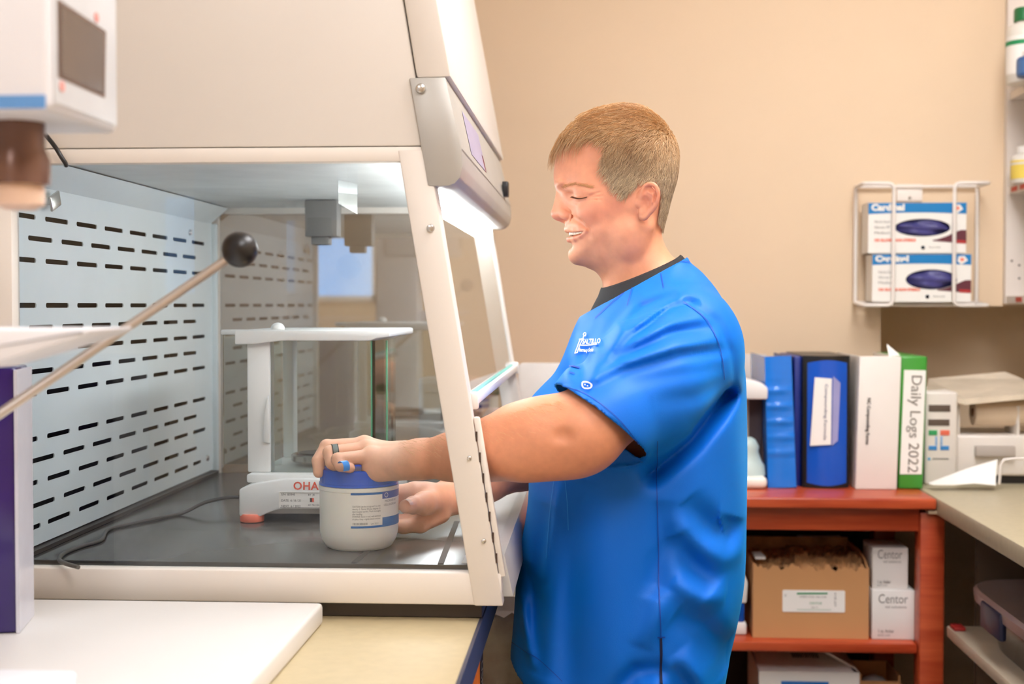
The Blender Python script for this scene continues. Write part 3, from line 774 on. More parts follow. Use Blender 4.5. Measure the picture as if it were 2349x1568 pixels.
leaned(c4[1].x - .004, c4[1].x - .001, c4[2].x - .001, c4[2].x - .004, y3 + .004, y3 + .27, M_wv, 'cover', b3, .001)
zt3 -= .012
leaned(c4[0].x + .008, c4[1].x - .012, c4[2].x - .012, c4[3].x + .008, y3 + .012, y3 + .22, mat('page_block', (208, 204, 198), .7, vary=.06, scale=30, stretch=(20, 1, 1)), 'pages', b3, 0)
zt3 += .012
p_ = P(1990, 912, y3 - .0012); text_on('print', 'NC Compounding Forms', .010, M_ink, sp3, p_, Vector((-.03, 0, -1)).normalized(), XA, bold=.0003, width=.098)
# green binder
M_gv = mat('green_vinyl', (62, 148, 52), 0.32, vary=0.02)
b4 = thing('ring_binder', 'green binder with a white spine label reading Daily Logs 2022', 'binder', (X_(2092, YBI), YBI + .12, ZTB), GB)
y4 = YBI - .002
c4 = [P(2067, 810, y4), P(2128, 817, y4), P(2117, 1119, y4), P(2061, 1119, y4)]
zt3 = c4[1].z
leaned(c4[0].x, c4[1].x, c4[2].x, c4[3].x, y4, y4 + .26, M_gv, 'cover', b4, .004)
cov = b4.children[-1]
lbv = [P(2074, 848, y4 - .0005), P(2124, 849, y4 - .0005), P(2114, 1087, y4 - .0005), P(2064, 1087, y4 - .0005)]
lb4 = MB().add(lbv + [v - YA * .0008 for v in lbv], [(4, 5, 6, 7), (0, 1, 5, 4), (1, 2, 6, 5), (2, 3, 7, 6), (3, 0, 4, 7)]).build('spine_label', M_paper, cov)
dv = Vector((-.035, 0, -1)).normalized()
p_ = P(2092, 858, y4 - .0022); text_on('print', 'Daily Logs 2022', .031, mat('grey_ink', (128, 122, 112), .6, vary=0), lb4, p_, dv, Vector((1, 0, -.035)), width=.205)
MB().add([P(2034, 788, y4 + .10), P(2066, 815, y4 + .06), P(2040, 822, y4 + .06)], [(0, 1, 2)]).build('loose_sheet', M_paper, b4, None)
# lab mixer half hidden by the man
vm = thing('lab_stirrer', 'white lab device with pale teal body standing beside the blue binders', 'laboratory device', (X_(1722, 2.93), 2.93, ZTB))
xx = X_(1722, 2.93); zz = lambda py: Z_(py, 2.93, 1722)
MB().box(xx - .06, xx + .030, 2.87, 2.99, ZTB + .0005, zz(1085), .010, 3).build('base', mat('device_cream', (232, 226, 214), .4), vm)
MB().lathe([(.042, 0), (.040, .02), (.034, .028), (.026, .05), (.028, .06), (.020, .075), (.012, .08)], (xx - .010, 2.92, zz(1086)), 30).build('teal_body', mat('pale_teal', (186, 206, 202), .45), vm, 40)
MB().tube([(xx - .012, 2.93, zz(1040)), (xx - .012, 2.93, zz(910))], .009, 12).build('pillar', mat('taupe_rod', (186, 168, 150), .4), vm)
MB().box(xx - .004, xx + .030, 2.96, 2.985, zz(1088), zz(912), .003).build('dark_back', mat('dark_taupe', (88, 76, 78), .6), vm)
MB().prism([(xx - .07, zz(912)), (xx + .031, zz(912)), (xx + .031, zz(886)), (xx + .018, zz(874)), (xx - .01, zz(868)), (xx - .07, zz(868))], 2.88, 2.99, 'y', .004).build('head', mat('device_white', (232, 228, 224), .4), vm)
# folder behind it
tag(MB().box(X_(1660, 3.2), X_(1758, 3.2), 3.20, 3.215, ZTB + .0005, Z_(812, 3.2, 1720), .002).build('paper_folder', mat('folder_grey', (214, 206, 200), .6)), 'pale grey folder leaning behind the lab device and blue binder', 'folder')
# white panel left of the man, carton and bottle further left
wp = thing('display_board', 'white round-cornered panel standing on the table left of the man', 'panel', (X_(1260, 3.0), 3.0, ZTB))
MB().prism(rrect(X_(1188, 2.99), X_(1345, 2.99), ZTB + .0005, Z_(832, 2.99, 1230), .012), 2.985, 3.005, 'y', .002).build('board', mat('panel_white', (236, 233, 228), .5), wp)
MB().box(X_(1200, 3.0), X_(1330, 3.0), 3.005, 3.06, ZTB + .0005, ZTB + .02, .003).build('stand', M_white, wp)
cb = thing('white_carton', 'tall white carton seen through the far glass of the hood', 'carton', (X_(1000, 2.85), 2.85, ZTB))
MB().box(X_(960, 2.8), X_(1062, 2.8), 2.80, 2.92, ZTB + .0005, Z_(868, 2.8, 1000), .003).build('box', mat('carton_white', (228, 230, 228), .6), cb)
MB().box(X_(962, 2.8), X_(1060, 2.8), 2.7985, 2.7998, Z_(900, 2.8, 1000), Z_(880, 2.8, 1000)).build('tape_strip', mat('tape_pale', (212, 214, 212), .3), cb)
bt = thing('spray_bottle', 'white bottle with green label behind the sash of the hood', 'bottle', (X_(1132, 2.84), 2.84, ZTB))
c_ = Vector((X_(1132, 2.84), 2.84, ZTB + .0005)); hz = Z_(905, 2.84, 1132) - ZTB
MB().lathe([(0, 0), (.026, 0), (.028, .004), (.028, hz * .62), (.022, hz * .78), (.010, hz * .86), (.010, hz)], c_, 32).build('body', mat('bottle_white', (228, 228, 222), .35), bt, 50)
MB().lathe([(.0285, hz * .40), (.0285, hz * .60)], c_, 32).build('green_label', mat('label_green', (52, 122, 74), .4), bt, 50)
MB().lathe([(.0115, 0), (.0115, .018), (.006, .022), (0, .022)], c_ + ZA * hz, 24).build('cap', mat('cap_green', (40, 110, 60), .4), bt, 50)
wb_ = thing('wall_bottle', 'dark brown bottle beside the green labelled bottle on the table', 'bottle', (X_(1094, 2.86), 2.86, ZTB))
c_ = Vector((X_(1094, 2.88), 2.88, ZTB + .0005)); hz = Z_(902, 2.88, 1094) - ZTB
MB().lathe([(0, 0), (.020, 0), (.022, .004), (.022, hz * .6), (.010, hz * .78), (.010, hz * .9)], c_, 28).build('body', mat('amber_brown', (74, 42, 36), .2), wb_, 50)
MB().lathe([(.012, 0), (.012, .02), (0, .02)], c_ + ZA * hz * .88, 24).build('cap', M_white, wb_, 50)
wt = thing('white_tub', 'small white round tub on the table just left of the man', 'tub', (X_(1205, 2.82), 2.82, ZTB))
c_ = Vector((X_(1208, 2.82), 2.82, ZTB + .0005))
MB().lathe([(0, 0), (.026, 0), (.028, .003), (.028, .022)], c_, 32).build('body', M_white, wt, 50)
MB().lathe([(.030, 0), (.030, .012), (.028, .014), (0, .014)], c_ + ZA * .022, 32).build('lid', M_white, wt, 50)

# ---- things on the table's shelf
ZS = sh1 + .0005
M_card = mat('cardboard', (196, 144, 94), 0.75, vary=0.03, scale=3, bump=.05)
M_cardin = mat('cardboard_inside', (172, 126, 82), 0.85, vary=0.15, scale=30)
YK = 2.82
k = thing('cardboard_box', 'brown cardboard box with a torn open top and white shipping label', 'cardboard box', (X_(1855, YK), YK + .1, ZS))
kx0, kx1 = X_(1727, YK, 1400), X_(1993, YK, 1400)
kz = Z_(1302, YK, 1850); kd = .22
# torn front wall
n = 46; vv, ff = [], []
for i in range(n + 1):
    x = kx0 + (kx1 - kx0) * i / n
    zt = kz + random.uniform(-.004, .005) + .004 * math.sin(i * .9)
    for yy in (YK, YK + .004): vv += [(x, yy, ZS), (x, yy, zt + random.uniform(-.002, .002))]
for i in range(n):
    a = 4 * i; b = a + 4
    ff += [(a, b, b + 1, a + 1), (a + 3, b + 3, b + 2, a + 2), (a + 1, b + 1, b + 3, a + 3), (a, a + 2, b + 2, b)]
ff += [(0, 1, 3, 2), (4 * n, 4 * n + 2, 4 * n + 3, 4 * n + 1)]
fw = obj('front_wall', vv, ff, M_card, k)
MB().prism([(YK + .004, ZS), (YK + kd, ZS), (YK + kd, kz + .02), (YK + .12, kz + .012), (YK + .03, kz + .006), (YK + .004, kz + .008)], kx0, kx0 + .004, 'x').build('side_wall', M_card, k)
MB().prism([(YK + .004, ZS), (YK + kd, ZS), (YK + kd, kz + .02), (YK + .1, kz + .022), (YK + .03, kz + .012), (YK + .004, kz - .002)], kx1 - .004, kx1, 'x').build('side_wall', M_card, k)
MB().box(kx0 + .004, kx1 - .004, YK + kd - .004, YK + kd, ZS, kz + .028).build('rear_wall', M_cardin, k)
MB().box(kx0 + .004, kx1 - .004, YK + .004, YK + kd - .004, ZS, ZS + .004).build('bottom', M_cardin, k)
# crumpled flap and honeycomb filler
cf = thing('crumpled_filler', 'crumpled brown packing paper heaped in the torn cardboard box', 'packing paper', ((kx0 + kx1) / 2, YK + .1, ZS + .005))
vv, ff = [], []
nx_, ny_ = 40, 14
for j in range(ny_ + 1):
    for i in range(nx_ + 1):
        vv.append((kx0 + .008 + (kx1 - kx0 - .016) * i / nx_, YK + .005 + .195 * j / ny_, kz - .004 + .010 * min(1, j / 3) * (1.4 if i > 14 else .5) + random.uniform(-.004, .005) + .004 * math.sin(i * .7) * math.cos(j)))
for j in range(ny_):
    for i in range(nx_): ff.append((j * (nx_ + 1) + i, j * (nx_ + 1) + i + 1, (j + 1) * (nx_ + 1) + i + 1, (j + 1) * (nx_ + 1) + i))
obj('paper', vv, ff, M_cardin, cf)
MB().box(kx0 + .008, kx1 - .008, YK + .006, YK + .2, ZS + .005, kz - .014).build('filling', M_cardin, cf)
l0, l1 = P(1795, 1352, YK), P(1938, 1404, YK)
lb = MB().prism(rrect(l0.x, l1.x, l1.z, l0.z, .003), YK - .0012, YK - .0003, 'y').build('shipping_label', M_paper, fw)
M_grn = mat('green_print', (20, 140, 84), .5, vary=0)
dx, dz = l1.x - l0.x, l0.z - l1.z
def lp_(u, v): return (l0.x + dx * u, YK - .0016, l1.z + dz * v)
MB().add([lp_(.23, .80), lp_(.72, .83), lp_(.72, .90), lp_(.23, .88)], [(0, 1, 2, 3)]).build('green_bar', M_grn, lb, None)
text_on('print', 'AMBER OVAL VIAL 8 DR', .0052, M_fine, lb, lp_(.27, .66), XA, ZA)
text_on('print', 'CENTOR', .0065, M_grn, lb, lp_(.43, .36), XA, ZA)
text_on('print', '240 CT', .0045, M_fine, lb, lp_(.46, .18), XA, ZA)
text_on('print', 'LOT 20114', .006, M_ink, lb, lp_(.86, .28), ZA, -XA)
text_on('print', 'C', .007, M_ink, lb, lp_(.03, .70), XA, ZA)
MB().add([lp_(.23, .10), lp_(.78, .11), lp_(.78, .125), lp_(.23, .115)], [(0, 1, 2, 3)]).build('green_line', M_grn, lb, None)
tag(MB().box(X_(1735, YK + .02), X_(1759, YK + .02), YK + .02, YK + .09, kz + .0125, kz + .0185, .002).build('white_strip', M_white), 'short white plastic strip lying on the torn cardboard box', 'strip')
# two Centor cartons
M_cw = mat('centor_white', (232, 228, 222), 0.5, vary=0.01)
M_cg = mat('centor_grey', (142, 138, 134), 0.5, vary=0)
def centor(label, x0, x1, y0, z0, z1, d, py_txt):
    t = thing('vial_carton', label, 'carton', ((x0 + x1) / 2, y0 + d / 2, z0), 'white vial cartons on the table shelf')
    bx_ = MB().box(x0, x1, y0, y0 + d, z0, z1, .0015).build('carton_body', M_cw, t)
    w = x1 - x0; h = z1 - z0
    text_on('brand_lettering', 'Centor', .027, M_cg, bx_, (x0 + .14 * w, y0 - .0008, z0 + .74 * h), XA, ZA, width=.68 * w)
    text_on('print', 'vial solutions', .008, M_cg, bx_, (x0 + .3 * w, y0 - .0008, z0 + .64 * h), XA, ZA, width=.5 * w)
    text_on('print', '1 oz. Amber', .010, M_ink, bx_, (x0 + .14 * w, y0 - .0008, z0 + .14 * h), XA, ZA, width=.36 * w)
    text_on('print', 'plastic ovals', .007, M_cg, bx_, (x0 + .14 * w, y0 - .0008, z0 + .07 * h), XA, ZA, width=.28 * w)
    return t
ctz = Z_(1351, YK + .01, 2050)
centor('white Centor carton at the bottom of the stack of two', X_(2000, YK, 1410), X_(2099, YK, 1410), YK, ZS, ctz, .13, 0)
centor('smaller white Centor carton resting on top of the other', X_(2001, YK + .01, 1300), X_(2083, YK + .01, 1300), YK + .01, ctz + .0005, Z_(1256, YK + .01, 2040), .10, 0)
# jug with blue contents left of the cardboard box
jg = thing('blue_jug', 'white-lidded jug with blue contents left of the cardboard box', 'jug', (X_(1680, 2.84), 2.88, ZS))
jx0, jx1 = X_(1640, 2.84), X_(1716, 2.84)
MB().box(jx0, jx1, 2.84, 2.93, ZS, Z_(1428, 2.84, 1690), .004).build('lower_carton', M_cw, jg)
MB().box(jx0 + .004, jx1 - .004, 2.845, 2.925, Z_(1428, 2.84, 1690), Z_(1376, 2.84, 1690), .004).build('blue_body', mat('jug_blue', (18, 78, 170), .2), jg)
MB().prism([(jx0, Z_(1376, 2.84)), (jx1, Z_(1376, 2.84)), (jx1 + .003, Z_(1330, 2.84)), (jx1 - .004, Z_(1312, 2.84)), (jx0, Z_(1312, 2.84))], 2.842, 2.93, 'y', .003).build('lid', M_white, jg)
# dark things in the back of the shelf
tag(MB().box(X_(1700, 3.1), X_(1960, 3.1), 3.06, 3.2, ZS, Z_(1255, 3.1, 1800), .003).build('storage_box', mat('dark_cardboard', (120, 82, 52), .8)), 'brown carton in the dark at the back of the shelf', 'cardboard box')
tag(MB().box(X_(1828, 3.09), X_(1926, 3.09), 3.065, 3.075, Z_(1254, 3.06), Z_(1222, 3.06), .001).build('white_card', mat('card_grey', (196, 190, 186), .6)), 'pale card propped on the brown carton under the table top', 'card')
# lower shelf
lw = thing('white_box', 'open white box with blue label on the lowest shelf', 'box', (X_(1855, 2.83), 2.9, ZLS))
wx0, wx1 = X_(1741, 2.83, 1540), X_(1972, 2.83, 1540); wz = Z_(1540, 2.83, 1850)
MB().box(wx0, wx1, 2.83, 2.834, ZLS + .0005, wz).build('front_wall', M_cw, lw)
fw2 = lw.children[-1]
for x0_, x1_ in ((wx0, wx0 + .004), (wx1 - .004, wx1)): MB().box(x0_, x1_, 2.834, 3.03, ZLS + .0005, wz).build('side_wall', M_cw, lw)
MB().box(wx0, wx1, 3.03, 3.034, ZLS + .0005, wz).build('rear_wall', M_cw, lw)
MB().add([(wx0, 2.834, wz), (wx1 - .01, 2.834, wz), (wx1 - .03, 2.95, wz + .018), (wx0 + .002, 2.95, wz + .018)], [(0, 1, 2, 3)]).build('flap', M_cw, lw, None)
fl1 = lw.children[-1]
for kk in range(16):
    x_ = X_(1822, 2.9) + kk * .0036
    MB().add([(x_, 2.90, wz + .0112), (x_ + random.choice((.0012, .0022)), 2.90, wz + .0112), (x_ + .002, 2.925, wz + .0152), (x_, 2.925, wz + .0152)], [(0, 1, 2, 3)]).build('barcode_bar', M_ink, fl1, None)
MB().add([P(1970, 1552, 2.84), P(1968, 1545, 2.85), P(1872, 1500, 2.93), P(1880, 1500, 2.93)], [(0, 1, 2, 3)]).build('side_flap', M_card, lw, None)
MB().prism([(wx1 - .006, wz), (wx1 + .0005, wz), (X_(1900, 2.9), wz + .033), (X_(1888, 2.9), wz + .033)], 2.86, 3.02, 'y').build('side_flap', M_cw, lw)
MB().box(X_(1796, 2.83), X_(1906, 2.83), 2.8285, 2.8298, wz - .055, Z_(1562, 2.83, 1850), .0004).build('blue_label', M_lblue, fw2)

cb2 = thing('cardboard_box', 'small open brown carton beside the white box on the lowest shelf', 'cardboard box', (X_(2025, 2.88), 2.92, ZLS))
x0_, x1_ = X_(1978, 2.87), X_(2072, 2.87); z_ = Z_(1549, 2.87, 2020)
for (a, b, c, d) in ((x0_, x1_, 2.87, 2.874), (x0_, x1_, 2.99, 2.994), (x0_, x0_ + .004, 2.874, 2.99), (x1_ - .004, x1_, 2.874, 2.99)):
    MB().box(a, b, c, d, ZLS + .0005, z_ - (.012 if c == 2.87 else 0)).build('wall', M_card, cb2)
tag(MB().sphere(((x0_ + x1_) / 2, 2.93, z_ - .045), (.034, .04, .03), 14, 10).build('plastic_bag', mat('bag_white', (206, 204, 202), .3, bump=.8, bscale=40)), 'crumpled clear plastic bag inside the small brown carton', 'plastic bag')

# ================================================================== glove dispenser rack on the wall
M_wire = mat('white_wire', (236, 228, 220), 0.4, vary=0.005)
YG = 3.19
rk = thing('glove_rack', 'white wire glove dispenser rack fixed on the beige wall', 'wire rack', (X_(2104, YG), YG + .05, Z_(700, YG, 2104)))
def rod(pts, r=.0042, nm='wire'): MB().tube(pts, r, 10).build(nm, M_wire, rk, 60)
gl, gr = X_(1964, YB - .02, 560), X_(2243, YB - .02, 560)
zt, zb = Z_(427, YB - .02, 2100), Z_(694, YB - .02, 2100)
for x in (gl, gr): rod([(x, YB - .012, zb), (x, YB - .012, zt)], .0048)
for z in (zt, zb): rod([(gl, YB - .012, z), (gr, YB - .012, z)], .004)
zft, zfb = Z_(420, YG, 2100), Z_(700, YG, 2100)
for (xf, sgn) in ((X_(2048, YG), -1), (X_(2187, YG), 1)):
    xe = gl if sgn < 0 else gr
    rod([(xe, YB - .012, zt), (xe, YG + .006, zft), (xe - sgn * .004, YG, zft), (xf + sgn * .012, YG, zft), (xf + sgn * .004, YG, zft - .003), (xf, YG, zft - .011), (xf, YG, zfb + .011), (xf + sgn * .004, YG, zfb + .003), (xf + sgn * .012, YG, zfb), (xe - sgn * .004, YG, zfb), (xe, YG + .006, zfb), (xe, YB - .012, zb)], .0045)
rod([(gl, YG + .04, zfb), (gr, YG + .04, zfb)], .0035); rod([(gl, YG + .075, zfb), (gr, YG + .075, zfb)], .0035)
pl = MB().box(X_(2057, YB - .02), X_(2116, YB - .02), YB - .009, YB - .004, Z_(466, YB), Z_(428, YB), .001).build('mounting_plate', M_wire, rk)
c_ = P(2087, 454, YB - .009); MB().lathe([(.002, -.002), (.004, 0)], c_, 12, 'y').build('screw', M_screw, pl)
M_gblue = mat('glovebox_blue', (10, 124, 190), 0.45, vary=0)
M_glove = mat('glove_violet', (72, 70, 132), 0.45, vary=0.08, scale=20, bump=.6, bscale=40)
M_maroon = mat('glovebox_maroon', (96, 40, 52), 0.5, vary=0.05)
M_salmon = mat('salmon_print', (240, 132, 108), 0.6, vary=0)
def glovebox(label, px0, px1, py0, py1, hole, bulge):
    yb = YG + .012
    p0, p1 = P(px0, py0, yb), P(px1, py1, yb)
    x0, x1, z0, z1 = p0.x, p1.x, p1.z, p0.z
    t = thing('glove_box', label, 'glove box', ((x0 + x1) / 2, yb + .03, z0), 'boxes of gloves in the wire rack')
    dx, dz = x1 - x0, z1 - z0
    # front with an oval cut-out
    hc = ((hole[0] + hole[1]) / 2, (hole[2] + hole[3]) / 2); hr = ((hole[1] - hole[0]) / 2, (hole[3] - hole[2]) / 2)
    loop = [(x0 + dx * (hc[0] + hr[0] * math.cos(2 * math.pi * k / 40)), z0 + dz * (hc[1] + hr[1] * math.sin(2 * math.pi * k / 40))) for k in range(40)]
    v, f = holed_panel([(x0, z0), (x1, z0), (x1, z1), (x0, z1)], [loop], .0012)
    fr_ = obj('front', [(a, yb + w_, b) for (a, b, w_) in v], f, M_paper, t)
    MB().box(x0, x0 + .001, yb, yb + .075, z0, z1).box(x1 - .001, x1, yb, yb + .075, z0, z1).box(x0, x1, yb, yb + .075, z0, z0 + .001).box(x0, x1, yb, yb + .075, z1 - .001, z1).box(x0, x1, yb + .074, yb + .075, z0, z1).build('shell', M_paper, t)
    # glove bunch behind the opening
    vv, ff = [], []
    for j in range(13):
        for i in range(25):
            u, w_ = i / 24, j / 12
            e = ((u - .5) * 2) ** 2 + ((w_ - .5) * 2) ** 2
            y = yb + .003 + .02 * max(0, e - .3) - bulge * .010 * max(0, 1 - e) + .004 * math.sin(9 * u + 5 * w_) + .003 * math.sin(17 * w_ + 4 * u)
            vv.append((x0 + dx * (hole[0] - .01 + (hole[1] - hole[0] + .02) * u), y, z0 + dz * (hole[2] - .02 + (hole[3] - hole[2] + .04) * w_)))
    for j in range(12):
        for i in range(24): ff.append((j * 25 + i, j * 25 + i + 1, (j + 1) * 25 + i + 1, (j + 1) * 25 + i))
    obj('glove', vv, ff, M_glove, t, 80)
    y = yb - .0012
    def pt(u, v_, o=0): return (x0 + dx * u, y - o, z0 + dz * v_)
    # blue band with a curved lower edge
    vv = []
    for i in range(21):
        u = i / 20; vv += [pt(u, .775 + .03 * math.sin(u * math.pi)), pt(u, .995)]
    obj('blue_band', vv, [(2 * i, 2 * i + 2, 2 * i + 3, 2 * i + 1) for i in range(20)], M_gblue, fr_)
    text_on('brand_lettering', 'Cardinal', dz * .17, M_paper, fr_, pt(.03, .85, .0006), XA, ZA, width=.34 * dx, bold=.0012)
    MB().add([pt(.90, .78, .0006), pt(.965, .87, .0006), pt(.93, .96, .0006), pt(.87, .95, .0006), pt(.86, .85, .0006)], [(0, 1, 2, 3, 4)]).build('emblem', M_paper, fr_, None)
    MB().add([pt(.90, .84, .001), pt(.935, .88, .001), pt(.91, .93, .001), pt(.88, .90, .001)], [(0, 1, 2, 3)]).build('emblem_centre', M_salmon, fr_, None)
    vv = []
    for i in range(13):
        u = .66 + .34 * i / 12; lo = .24 - .05 * (i / 12); hi = max(lo + .02, (.26 + .26 * (i / 12) ** 1.4) if i < 11 else .5); vv += [pt(u, lo, .0002), pt(u, min(hi, .46), .0002)]
    # keep the maroon print clear of the opening
    vv = [(a, b, c) for (a, b, c) in vv]
    for i in range(13):
        u = .66 + .34 * i / 12
        e = (u - hc[0]) / hr[0]
        lim = hc[1] - hr[1] * math.sqrt(max(0, 1 - e * e)) if abs(e) < 1 else .46
        top_ = min((vv[2 * i + 1][2] - z0) / dz, lim - .005)
        lo = (vv[2 * i][2] - z0) / dz
        vv[2 * i + 1] = pt(u, max(top_, lo + .001), .0002)
    obj('maroon_print', vv, [(2 * i, 2 * i + 2, 2 * i + 3, 2 * i + 1) for i in range(12)], M_maroon, fr_)
    MB().add([pt(.88, .20, .0005), pt(.995, .185, .0005), pt(.995, .25, .0005), pt(.88, .265, .0005)], [(0, 1, 2, 3)]).build('red_print', mat('print_red', (176, 44, 44), .5), fr_, None)
    for i, s in enumerate(('Nitrile Exam', 'Gloves PF', 'Medium')):
        text_on('print', s, dz * .075, M_fine, fr_, pt(.06, .60 - .11 * i, .0004), XA, ZA, width=.16 * dx)
    text_on('print', '100 GLOVES NON STERILE', dz * .07, M_salmon, fr_, pt(.06, .235, .0004), XA, ZA, width=.42 * dx, bold=.0006)
    text_on('print', 'Reorder', dz * .05, M_fine, fr_, pt(.62, .10, .0004), XA, ZA, width=.12 * dx)
    MB().lathe([(.0035, -.0004), (.0045, -.0004)], pt(.56, .11, .0), 16, 'y').build('seal_print', mat('print_blue', (120, 170, 210), .5), fr_)
glovebox('upper box of violet gloves in the wire rack, full to the opening', 1992, 2216, 465, 580, (.27, .84, .33, .68), .4)
glovebox('lower box of violet gloves in the wire rack, gloves bunched up', 2001, 2227, 583, 692, (.34, .86, .26, .68), 1.0)

# ================================================================== wall cabinet with bottles on the right
M_cab = mat('cabinet_white', (226, 216, 206), 0.5, vary=0.01)
XC0 = X_(2304, YB - .01, 500)
cab = thing('wall_cabinet', 'open white wall cabinet with shelves at the right edge', 'wall cabinet', ((XC0 + XR) / 2, 2.6, E + .002))
ZCB, ZCTOP = E + .004, E + .98
MB().box(XC0, XR - .005, YB - .022, YB - .002, ZCB, ZCTOP).build('side_panel', M_cab, cab)
for (px, py) in ((2321, 598), (2338, 608), (2338, 638)):
    c_ = P(px, py, YB - .022); MB().lathe([(.0028, -.0003), (.0028, .0)], c_, 10, 'y').build('peg_hole', M_trimdark, cab)
MB().box(XR - .012, XR - .004, 1.7, YB - .022, ZCB, ZCTOP).build('back_panel', M_cab, cab)
XS0 = X_(2318, YB - .03, 300)
for py in (228, 445):
    z = Z_(py, YB - .03, 2318); MB().box(XS0, XR - .012, 1.7, YB - .022, z, z + .018).build('shelf', M_cab, cab)
MB().box(XC0 + .002, XR - .012, 1.7, YB - .022, ZCB, ZCB + .018).build('bottom', M_cab, cab)
MB().box(XC0, XR - .005, 1.68, 1.70, ZCB, ZCTOP).build('side_panel', M_cab, cab)
M_tag = mat('red_tag', (200, 66, 44), .5)
zsh = [Z_(228, YB - .03, 2318), Z_(445, YB - .03, 2318)]
for (y, z, s) in ((3.235, zsh[1] + .004, 'a'), (3.17, zsh[1] + .004, 'b'), (3.18, ZCB + .004, 'c')):
    xx = (XS0 if s != 'c' else XC0 + .002)
    MB().box(xx - .0012, xx - .0002, y - .022, y + .022, z, z + .011).build('price_tag', M_tag, cab)
def bottle(name, label, x, y, z, r, h, mb_, cap, lab, lab2=None):
    t = thing(name, label, 'bottle', (x, y, z), 'bottles in the wall cabinet')
    MB().lathe([(0, 0), (r * .94, 0), (r, .004), (r, h * .68), (r * .9, h * .76), (r * .5, h * .82), (r * .5, h * .84)], (x, y, z + .0005), 32).build('body', mb_, t, 50)
    MB().lathe([(r * .62, 0), (r * .62, h * .16), (r * .56, h * .18), (0, h * .18)], (x, y, z + h * .83), 28).build('cap', cap, t, 40)
    MB().lathe([(r + .0006, h * .12), (r + .0006, h * .62)], (x, y, z), 32).build('label', lab, t, 60)
    if lab2:
        MB().lathe([(r + .0011, h * .50), (r + .0011, h * .56)], (x, y, z), 32).build('label_band', lab2, t, 60)
    return t
M_btl = mat('bottle_plastic', (224, 220, 210), .35)
M_grc = mat('green_cap', (28, 112, 62), .4)
zs_ = zsh[0] + .018
bottle('medicine_bottle', 'white bottle with green cap and green striped label on the top shelf', X_(2352, 3.16, 150), 3.16, zs_, .042, .17, M_btl, M_grc, M_paper, M_grn)
bottle('medicine_bottle', 'blue bottle on the top shelf in front of the white one', X_(2352, 3.06, 150) + .012, 3.06, zs_, .03, .055, mat('blue_bottle', (58, 96, 148), .4), M_white, mat('blue_label', (70, 110, 160), .4))
bottle('medicine_bottle', 'white bottle with yellow label on the middle shelf', X_(2349, 3.2, 410) + .005, 3.2, zsh[1] + .018, .034, .085, M_btl, M_white, mat('yellow_label', (232, 206, 92), .5), M_btl)

# ================================================================== counter on the right with the label printer, tub below
XRC = tx1 + .0015
ZRC = ZTB + .001
rc = thing('worktop', 'beige worktop on the right running toward the camera', 'worktop', ((XRC + XR) / 2, 2.5, ZRC - .034))
MB().box(XRC, XR - .002, .9, YREC - .002, ZRC - .034, ZRC, .003).build('top', mat('olive_beige_laminate', (182, 170, 140), .4, vary=.02, scale=60), rc)
MB().box(XRC + .08, XR - .004, YT + .0, YT + .02, 0, ZRC - .034).build('support_panel', mat('brown_panel', (96, 76, 58), .6), rc)
lsz = Z_(1442, 2.72, 2170)
MB().box(XRC + .02, XR - .004, .9, YT + .0, lsz - .022, lsz, .002).build('lower_shelf', mat('shelf_cream', (206, 192, 168), .5), rc)
MB().box(XRC + .10, XR - .004, .9, .92, 0, ZRC - .034).build('support_panel', M_lam, rc)
MB().box(XR - .02, XR - .004, .92, YT, 0, ZRC - .034).build('rear_panel', mat('brown_panel', (96, 76, 58), .6), rc)
tb_ = thing('storage_tub', 'smoky clear plastic storage tub with lid under the right worktop', 'storage tub', (1.0, 2.35, lsz))
M_tub = glass('tub_plastic', (.42, .38, .36), 1.0, 0.06, .15)
ty0, ty1 = 2.14, 2.67; tx_ = XRC + .036; tzt = E - .545
def tubring(z, o): return [(tx_ + .25 + (.25 + o) * (abs(math.cos(a)) ** .35) * math.copysign(1, math.cos(a)), (ty0 + ty1) / 2 + ((ty1 - ty0) / 2 + o) * (abs(math.sin(a)) ** .35) * math.copysign(1, math.sin(a)), z) for a in [2 * math.pi * k / 48 + .001 for k in range(48)]]
def ringloft(rings, caps=True):
    m = MB(); n = len(rings[0])
    for r in rings: m.v += [Vector(p) for p in r]
    for i in range(len(rings) - 1):
        for k_ in range(n): m.f.append((i * n + k_, i * n + (k_ + 1) % n, (i + 1) * n + (k_ + 1) % n, (i + 1) * n + k_))
    if caps: m.f.append(tuple(reversed(range(n)))); m.f.append(tuple((len(rings) - 1) * n + k_ for k_ in range(n)))
    return m
ringloft([tubring(lsz + .001, -.03), tubring(tzt - .01, -.008)]).build('tub', M_tub, tb_, 50)
ringloft([tubring(tzt - .012, .004), tubring(tzt - .012, .010), tubring(tzt + .006, .012), tubring(tzt + .012, .006), tubring(tzt + .008, -.02)]).build('lid', mat('tub_lid', (150, 132, 126), .3), tb_, 40)
MB().box(tx_ - .016, tx_ - .002, 2.40, 2.52, tzt - .045, tzt + .004, .005).build('latch', mat('latch_navy', (30, 34, 62), .4), tb_)
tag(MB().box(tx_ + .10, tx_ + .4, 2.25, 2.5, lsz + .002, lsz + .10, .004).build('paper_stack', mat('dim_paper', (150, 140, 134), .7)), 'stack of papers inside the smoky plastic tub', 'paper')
tag(MB().box(tx_ + .13, tx_ + .40, 2.25, 2.52, tzt + .0135, tzt + .075, .003).build('dark_carton', mat('dark_carton', (70, 62, 62), .7)), 'dark carton lying on the lid of the plastic tub', 'carton')
tag(MB().box(XRC + .022, XRC + .045, 2.70, 2.735, lsz + .0005, lsz + .008, .002).build('red_scrap', mat('red_scrap', (170, 40, 36), .5)), 'small red scrap lying on the shelf under the right worktop', 'scrap')
